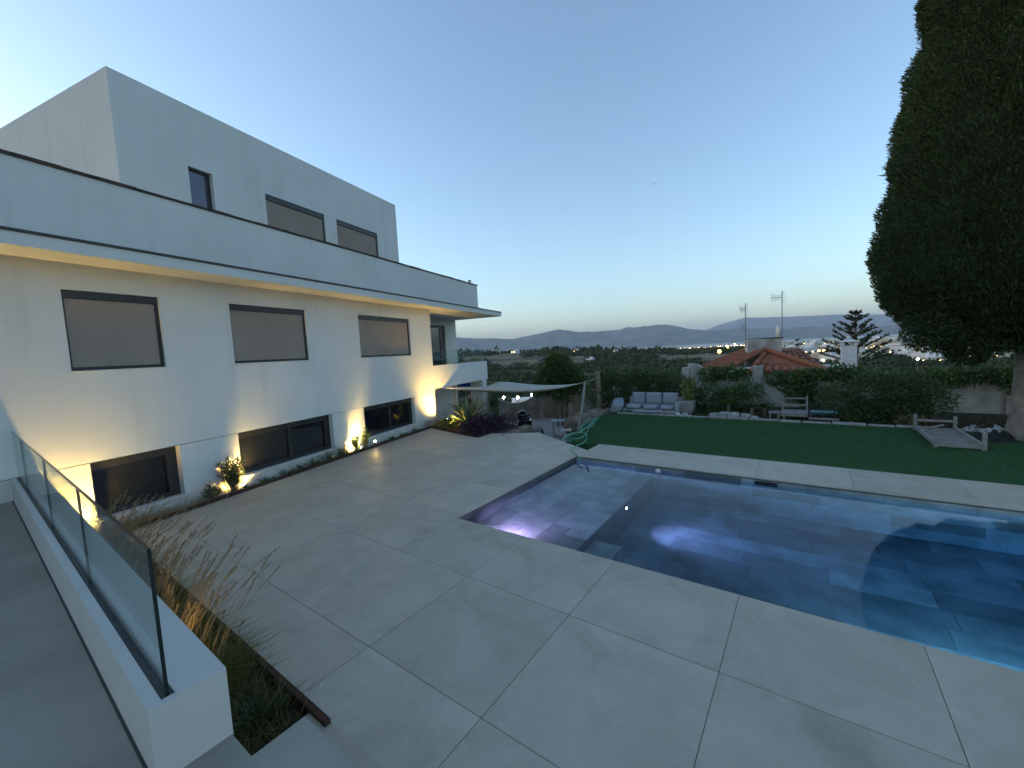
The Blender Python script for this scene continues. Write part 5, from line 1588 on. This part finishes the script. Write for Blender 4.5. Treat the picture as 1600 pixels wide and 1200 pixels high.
apex = at(1196, 547, 19.0); eL = at(1128, 582, 18.2); eR = at(1296, 580, 16.2)
back_ = Vector((2.2, 3.6, 0))
apexb = Vector(apex) + back_
# right-hand face turned towards the garden
tiled_roof([tuple(Vector(apex) * .02 + Vector(eL) * .0 + Vector(apex) * .98 - Vector((0, 0, .02)) if False else eR * .25 + eL * .75), eR, apexb + Vector((1.2, -1.0, -.1)), apex], 8, 9, 'roof_slope')
tiled_roof([at(1084, 580, 20.5), tuple(eL * .55 + eR * .45 * 0 + eL * .45), apex, at(1166, 546, 21.5)], 8, 8, 'roof_slope')
# ridge courses
for a_, b_2 in ((at(1084, 578, 20.4), at(1166, 545, 21.4)), (eL + np.array([0, 0, .03]), apex + np.array([0, 0, .05])), (apex + np.array([0, 0, .05]), eR + np.array([0, 0, .04]))):
    mb = MB(); a_, b_2 = Vector(a_), Vector(b_2); N = 11
    for k in range(N):
        mb.tube([a_.lerp(b_2, (k - .06) / N), a_.lerp(b_2, (k + 1) / N)], [.10, .085], 8)
    mb.build('ridge_tiles', TERRA, nh)
MB().prism([tuple(at(1100, 585, 19.2)[:2]), tuple(at(1285, 585, 16.9)[:2]), (18, 22), (10.5, 24)], -3, .75).build('wall', STUCCO_OLD, nh)
cb = [at(1168, 553, 19.6), at(1222, 553, 19.0)]
MB().prism([(cb[0][0], cb[0][1]), (cb[0][0] + .52, cb[0][1] - .25), (cb[1][0], cb[1][1]), (cb[1][0] + .5, cb[1][1] + .9), (cb[0][0] + .5, cb[0][1] + 1.1)], 1.0, 2.32).build('chimney_block', STUCCO_OLD, nh, bevel=.015)
MB().prism([(cb[0][0] + .5, cb[0][1] - .28), (cb[1][0] + .04, cb[1][1] - .04), (cb[1][0] + .52, cb[1][1] + .92), (cb[0][0] + .5, cb[0][1] + 1.1)], 2.321, 2.36).build('chimney_slab', FLASH, nh)
GALV = mat('galvanised_tube', (.20, .21, .22), rough=.5, metal=.6)


def antenna(px, top, bottom, d, heads, label):
    T, B_ = at(px, top, d), at(px, bottom, d); x, y = B_[0], B_[1]
    rt = root('television_aerial', FW, (x, y, B_[2]), label, 'aerial', 'television aerials on the neighbour roof')
    MB().tube([(x, y, B_[2]), (x, y, T[2])], .018, 6).build('mast', GALV, rt)
    for z, ln, ne, sgn in heads:
        MB().tube([(x - .1 * sgn, y, z), (x - ln * sgn, y - .12, z - .02)], .012, 5).build('boom', GALV, rt)
        mb = MB()
        for k in range(ne):
            u = (k + .3) / ne; xx = x - ln * sgn * u; yy = y - .12 * u; hh = .10 + .1 * u
            mb.tube([(xx, yy - .06, z - hh), (xx, yy + .06, z + hh)], .009, 5)
        mb.build('elements', GALV, rt)
        mb = MB()
        for k in range(5):
            zz = z - .24 + .12 * k
            mb.tube([(x + .03 * sgn, y - .2, zz), (x + .03 * sgn, y + .2, zz)], .006, 4)
        mb.build('reflector', GALV, rt)
    return rt


antenna(1165, 474, 540, 19.8, [(3.78, .35, 4, 1), (2.95, .30, 3, 1)], 'shorter aerial with two heads left of the chimney block')
antenna(1222, 455, 528, 19.2, [(4.2, .62, 6, 1)], 'tall aerial mast with angled head right of the chimney block')
q = at(1216, 518, 19.1)
sd = root('satellite_dish', FW, (q[0], q[1], 2.3), 'white satellite dish edge-on on the chimney block', 'dish')
mb = MB(); N = 16
for i in range(6):
    r = .30 * i / 5
    for k in range(N):
        a = 2 * math.pi * k / N
        mb.v.append((q[0] - .10 + 1.0 * r * r * .9, q[1] + r * math.cos(a) * .75, q[2] + r * math.sin(a)))
for i in range(5):
    for k in range(N): mb.f.append((i * N + k, i * N + (k + 1) % N, (i + 1) * N + (k + 1) % N, (i + 1) * N + k))
mb.v = [(q[0] + (x - q[0]) * .966 + (y - q[1]) * .259, q[1] - (x - q[0]) * .259 + (y - q[1]) * .966, z) for x, y, z in mb.v]
o = mb.build('dish', mat('dish_white', (.55, .54, .5), rough=.5), sd, smooth=True); m_ = o.modifiers.new('t', 'SOLIDIFY'); m_.thickness = .015
MB().tube([(q[0] + .05, q[1] + .05, q[2] - .05), (q[0] + .25, q[1] + .1, q[2] - .2), (q[0] + .25, q[1] + .1, 2.2)], .018, 6).build('arm', GALV, sd)
q = at(1246, 531, 19.0)
lm = root('floodlight_arm', FW, (q[0] - .5, 19, 2.0), 'thin arm with small black lamp right of chimney block', 'lamp')
MB().tube([(q[0] - .62, 19, q[2] - .32), (q[0], 19, q[2])], .012, 5).build('arm', GALV, lm)
MB().obox((q[0], 19, q[2]), (1, 0, .2), (0, 1, 0), (-.2, 0, 1), .06, .05, .04).build('lamp_head', ALU, lm)

# --- free-standing white chimney
WD = 21.0
q = at(1326, 560, WD); c0 = Vector((q[0], WD, 0))
wc = root('white_chimney', FP, (*FP.loc((q[0], WD, 0))[:2], -1), 'slim white chimney with open top and round finial', 'chimney')
x, y = FP.loc((q[0], WD, 0))[:2]
zt = at(1326, 540, WD)[2]
WH = mat('white_limewash', (.58, .6, .62), (.5, .52, .54), scale=8, rough=.9, bump=.3)
MB().box(x - .31, x + .31, y - .31, y + .31, -3, zt).build('shaft', WH, wc, bevel=.01)
for dx in (-.27, .27):
    for dy in (-.27, .27):
        MB().box(x + dx - .07, x + dx + .07, y + dy - .07, y + dy + .07, zt + .001, zt + .20).build('post', WH, wc)
mb = MB(); mb.add([(x - .42, y - .42, zt + .2), (x + .42, y - .42, zt + .2), (x + .42, y + .42, zt + .2), (x - .42, y + .42, zt + .2), (x - .12, y - .12, zt + .33), (x + .12, y - .12, zt + .33), (x + .12, y + .12, zt + .33), (x - .12, y + .12, zt + .33)], [(0, 3, 2, 1), (4, 5, 6, 7), (0, 1, 5, 4), (1, 2, 6, 5), (2, 3, 7, 6), (3, 0, 4, 7)])
mb.build('cap', WH, wc)
MB().lathe((x, y, zt + .331), [(.05, 0), (.09, .06), (.09, .12), (.04, .17), (.01, .19)], 10).build('finial', WH, wc, smooth=True)

# --- Norfolk pine
AD = 36.0
T = at(1337, 491, AD); bx, by = T[0], AD
rt = plant('norfolk_pine', 'tiered Norfolk pine behind the white chimney', 'tree', (bx, by, -5))
mb = MB(); mb.tube([(bx, by, -5), (bx, by, 0), (bx, by, T[2])], [.28, .2, .03], 8); mb.build('trunk', BARK, rt)
Vs, Qs, k = [], [], 0
mbr = MB()
for i in range(8):
    z = T[2] - .08 - i * .62 - rnd.uniform(0, .15); L = .55 + .44 * i
    for j in range(6):
        a = j * 2 * math.pi / 6 + i * .5 + rnd.uniform(-.15, .15)
        e = np.array([math.cos(a), math.sin(a), .75 - .045 * i + rnd.uniform(-.12, .12)])
        s_ = np.array([bx, by, z]); tip = s_ + unit(e) * L * rnd.uniform(.7, 1.1)
        mbr.tube([s_, tip], [.035, .012], 4)
        n = int(26 + 30 * L); t = NR.uniform(.22, 1, n)[:, None]
        C = s_ + (tip - s_) * t
        D = unit(NR.normal(size=(n, 3)) * .55 + np.array([0, 0, .55]) + unit(e) * .8)
        V, Q = leaf_arrays(C, D, .28 * (.6 + .6 * NR.random(n)), .09); Vs.append(V); Qs.append(Q + k); k += len(V)
mbr.build('branches', BARK, rt)
leaves('needles', np.concatenate(Vs), np.concatenate(Qs), leafmat('pine_needle', (.015, .03, .018), (.04, .06, .035), .1), rt)

# ================================================================== trees, scrub, houses and lights of the valley
def hit_terrain(px, py, r0=28, r1=14000):
    d = CR.T @ np.array([px - 800, py - 600, F_PX]); d = d / math.hypot(d[0], d[1])
    r = r0
    while r < r1:
        p = CAM + d * r
        if p[2] < terrain_h(p[0], p[1]): return p, r
        r *= 1.02
    return None, None


MASS = leafmat('valley_scrub', (.022, .034, .016), (.07, .085, .04), .05, .8, .05)
Cs, Ls = [], []
rngb = np.random.default_rng(5)
cnt = 0
for _ in range(42000):
    az = rngb.uniform(-12, 56); r = 30 * (1500 / 30) ** rngb.uniform(0, 1)
    x, y = r * math.sin(math.radians(az)), r * math.cos(math.radians(az))
    if r < 80 and -9 < az < 9: continue
    dens = fbm(x / 70 + 3, y / 110, 12.3, 4)
    thr = -.45 if r < 170 else (-.06 if r < 420 else (-.02 if r < 700 else -.05))
    thr -= .12
    if dens < thr + rngb.normal() * .08: continue
    s = rngb.uniform(.6, 1.6) * (1.5 if r < 200 else 2.1)
    if r > 560 and az < 22: s *= rngb.choice([.8, 1.3, 2.2], p=[.6, .3, .1])
    h = terrain_h(x, y)
    m = 40 if r < 150 else (20 if r < 400 else 11)
    u = unit(rngb.normal(size=(m, 3))); u[:, 2] = np.abs(u[:, 2]) * .9 - .15
    c = np.array([x, y, h + s * .35]) + u * np.array([s, s, s * rngb.uniform(.7, 1.25)]) * (1 - .45 * rngb.random((m, 1)))
    Cs.append(c); Ls.append(np.full(m, s * (.45 if m > 30 else (.66 if m > 15 else .95))))
    cnt += 1
C = np.concatenate(Cs); Lb = np.concatenate(Ls)
V, Q = leaf_arrays(C, unit(rngb.normal(size=C.shape) + np.array([0, 0, .3])), Lb, Lb * .8, .1, rngb)
tag(np_mesh('valley_scrub', V, Q, MASS), 'mass of dark scrub and olive trees across the valley', kind='stuff')

PALE = [mat('pale_house_%s' % k, c, tuple(q * .85 for q in c), scale=.3, rough=.9) for k, c in (('white', (.68, .67, .66)), ('cream', (.60, .54, .44)), ('sand', (.52, .43, .33)))]
ROOFR = mat('far_roof', (.26, .13, .09), rough=.9)
WDARK = mat('far_window', (.05, .055, .065), rough=.3)
WLIT = emis('lit_window', (1.0, .68, .30), 2.2)


def far_house(p, w, d, h, rz, mt, label, group, lit=True):
    c, s = math.cos(rz), math.sin(rz); X, Y, Z = Vector((c, s, 0)), Vector((-s, c, 0)), Vector((0, 0, 1)); P = Vector(p)
    rt = root('far_house', FW, tuple(p), label, 'house', group)
    mb = MB(); mb.obox(P + Z * (h / 2 - 1), X, Y, Z, w / 2, d / 2, h / 2 + 1)
    mb.obox(P + X * w * .2 + Z * (h + .9), X, Y, Z, w * .22, d * .3, .9 + .0)
    mb.build('wall', mt, rt)
    mb = MB(); mb.obox(P + Z * (h + .15), X, Y, Z, w / 2 + .25, d / 2 + .25, .15)
    mb.build('roof', ROOFR if rnd.random() < .35 else mt, rt)
    nw = 3
    tocam = Vector((-P.x, -P.y, 0)).normalized()
    for ax, hw, hd in ((X, w, d), (Y, d, w)):
        sg = 1 if ax.dot(tocam) > 0 else -1
        n_ = ax * sg; t_ = Z.cross(n_)
        for k in range(nw):
            q = P + n_ * (hw / 2 + .03) + t_ * (hd * (k - 1) * .3) + Z * (h * .55)
            MB().obox(q, t_, n_, Z, hd * .07, .05, .7).build('window', WLIT if lit and rnd.random() < .3 else WDARK, rt)
    return rt


# town on the right: houses stepping down towards the coast
rt_ = random.Random(21)
ORD = ('leftmost', 'second from left', 'third from left', 'fourth from left', 'fifth from left', 'sixth from left', 'seventh from left', 'eighth from left', 'ninth from left', 'tenth from left', 'eleventh from left', 'twelfth from left')
BINS = {}
spots = []
for _ in range(260):
    px, py = rt_.uniform(1175, 1575), rt_.triangular(529, 574, 545)
    p, r = hit_terrain(px, py, 90)
    if p is None or r > 4200: continue
    if any((p[0] - q[0]) ** 2 + (p[1] - q[1]) ** 2 < (r * .011) ** 2 for q, _ in spots): continue
    spots.append((p, r))
for i, (p, r) in enumerate(spots[:84]):
    k = 1 + r / 900; ci = 0 if rt_.random() < .65 else rt_.choice((1, 2)); az = math.degrees(math.atan2(p[0], p[1]))
    where = next(t for lim, t in ((bearing(1240), 'just right of the neighbour chimney block'), (bearing(1310), 'between the neighbour roof and the white chimney'), (bearing(1385), 'behind the Norfolk pine'), (bearing(1450), 'between the pine and the cypress crown'), (bearing(1510), 'under the left edge of the cypress crown'), (999, 'under the cypress near its trunk')) if az < lim)
    row = 'nearer row' if r < 520 else ('middle rows' if r < 1300 else 'farthest rows')
    fh_ = far_house((p[0], p[1], p[2]), rt_.uniform(7, 14) * k ** .6, rt_.uniform(6, 9) * k ** .6, rt_.uniform(3.5, 7) * k ** .5, rt_.uniform(0, 3), PALE[ci],
              '%s town house in the %s %s' % (('white', 'cream', 'sand-coloured')[ci], row, where), 'houses of the distant town')
    BINS.setdefault((ci, row, where), []).append((az, fh_))
for (ci, row, where), hs_ in BINS.items():
    if len(hs_) == 1: continue
    for o_, (_, fh_) in zip(ORD, sorted(hs_, key=lambda q: q[0])):
        fh_['label'] = '%s of the %s %s houses %s' % (o_, ('white', 'cream', 'sand-coloured')[ci], {'nearer row': 'nearer', 'middle rows': 'middle-row', 'farthest rows': 'farthest'}[row], where)
for px, py, lb in ((923, 567, 'single white house alone in the valley fields'), (775, 543, 'white farmhouse on the ridge nearest the balcony'), (805, 542, 'second white farmhouse along the left ridge'), (898, 541, 'white house on the ridge above the tree'), (960, 541, 'long white house on the ridge right of the tree')):
    p, r = hit_terrain(px, py, 90)
    if p is None: p = at(px, py, 600); r = 600
    far_house((p[0], p[1], terrain_h(p[0], p[1])), 11 if px != 923 else 6, 6 if px != 923 else 4.5, 4 if px != 923 else 3, .4, PALE[0], lb, 'lone houses on the ridge', px != 923)
# two houses just below the garden wall
for px, py, d, w_, h_, lb in ((806, 668, 46, 6, 1.5, 'white house below the scalloped wall under the sail'), (902, 632, 52, 3.2, .9, 'small gabled white house seen between wall and pole')):
    q = at(px, py, d); far_house((q[0], d, q[2]), w_, 4, h_, .15, PALE[0], lb, 'houses just below the garden', True)

# lamps
LAMPW = emis('street_lamp_white', (1.0, .93, .78), 14)
LAMPY = emis('street_lamp_sodium', (1.0, .58, .14), 7)


def street_lamp(px, py, d, r, m, label):
    q = at(px, py, d); zb = min(terrain_h(q[0], q[1]), q[2] - 2)
    rt = root('street_lamp', FW, (q[0], q[1], zb), label, 'street lamp', 'street lamps beyond the garden')
    MB().tube([(q[0], q[1], zb), (q[0], q[1], q[2] - r)], [.08, .05], 6).build('post', GALV, rt)
    mb = MB(); stone(mb, q, (r, r, r), 0, 0, 0, 10, 7); mb.build('globe', m, rt, smooth=True)


street_lamp(787, 621, 40, .12, LAMPW, 'round white lamp left under the shade sail')
street_lamp(809, 621, 42, .13, LAMPW, 'round white lamp in the middle under the shade sail')
street_lamp(831, 617, 44, .13, LAMPW, 'round white lamp right under the shade sail')
street_lamp(1124, 549, 190, .75, LAMPY, 'large amber street lamp just left of the neighbour roof')
street_lamp(1137, 542, 320, .8, LAMPY, 'amber street lamp second from the neighbour roof')
street_lamp(1148, 538, 420, .9, LAMPY, 'amber street lamp closest to the shorter aerial')
street_lamp(1264, 560, 150, .35, LAMPW, 'small white street lamp below the town houses')
street_lamp(1434, 561, 120, .28, LAMPW, 'small white street lamp under the cypress crown')

# the city round the bay: uncountable far buildings and lights
mb = MB(); mc = [MB(), MB()]
rc = random.Random(4)
for _ in range(1500):
    az = bearing(rc.triangular(860, 1420, 1060)); r = rc.uniform(4600, 8200)
    x, y = r * math.sin(R_(az)), r * math.cos(R_(az)); h = terrain_h(x, y)
    if h < SEA_Z + .5: continue
    w_, hh = rc.uniform(9, 26), rc.uniform(8, 30)
    mb.box(x - w_, x + w_, y - 10, y + 10, h - 5, h + hh)
tag(mb.build('distant_city', PALE[0]), 'pale far buildings of the city round the bay', kind='stuff')
for _ in range(700):
    px = rc.triangular(900, 1230, 1060); az = bearing(px)
    r = rc.uniform(1500, 8000); x, y = r * math.sin(R_(az)), r * math.cos(R_(az)); h = terrain_h(x, y)
    if h < SEA_Z + 1: continue
    s = r * .00042 * rc.uniform(.4, 1.4)
    mc[rc.random() < .35].obox((x, y, h + s * 2 + 4), (1, 0, 0), (0, 1, 0), (0, 0, 1), s, s, s)
for _ in range(130):
    px = rc.uniform(1180, 1560); az = bearing(px); r = rc.uniform(350, 3800); x, y = r * math.sin(R_(az)), r * math.cos(R_(az)); h = terrain_h(x, y)
    s = r * .0004 * rc.uniform(.4, 1.3); mc[rc.random() < .3].obox((x, y, h + s + 5), (1, 0, 0), (0, 1, 0), (0, 0, 1), s, s, s)
tag(mc[0].build('city_lights', emis('amber_city_light', (1, .66, .28), 2.6)), 'tiny amber lights scattered through the town', kind='stuff')
tag(mc[1].build('city_lights', emis('white_city_light', (1, .93, .8), 2.6)), 'tiny white lights scattered through the town', kind='stuff')
for px, py, d, lb in ((1022, 287, 60, 'small dark bird high in the sky'), (1025, 421, 120, 'tiny dark bird lower in the sky')):
    q = at(px, py, d); mb = MB(); s = .16
    mb.add([(q[0] - 2.0 * s, q[1], q[2] + .7 * s), (q[0], q[1] - .4 * s, q[2]), (q[0], q[1] + .5 * s, q[2] + .1 * s), (q[0] + 2.0 * s, q[1], q[2] + .8 * s), (q[0], q[1], q[2] - .25 * s), (q[0] + .1 * s, q[1] + 1.3 * s, q[2])],
           [(0, 1, 2), (1, 3, 2), (0, 4, 1), (1, 4, 3), (2, 5, 4), (0, 2, 4), (3, 4, 2)])
    tag(mb.build('bird', mat('bird_dark', (.03, .03, .035), rough=.8), org=tuple(q)), lb, 'bird')


# ------------------------------------------------------------------ the evening air
hz, n, l, b = mat_new('evening_haze')
n.remove(b)
pv = n.new('ShaderNodeVolumePrincipled')
pv.inputs['Color'].default_value = (0.70, 0.81, 0.98, 1)
pv.inputs['Density'].default_value = HAZE_D
pv.inputs['Anisotropy'].default_value = 0.0
l.new(pv.outputs[0], n['Material Output'].inputs['Volume'])
hazeo = MB().box(-45000, 45000, -4000, 46000, -160, 1800).build('haze', hz)
tag(hazeo, 'thin blue evening haze over the bay', kind='stuff')
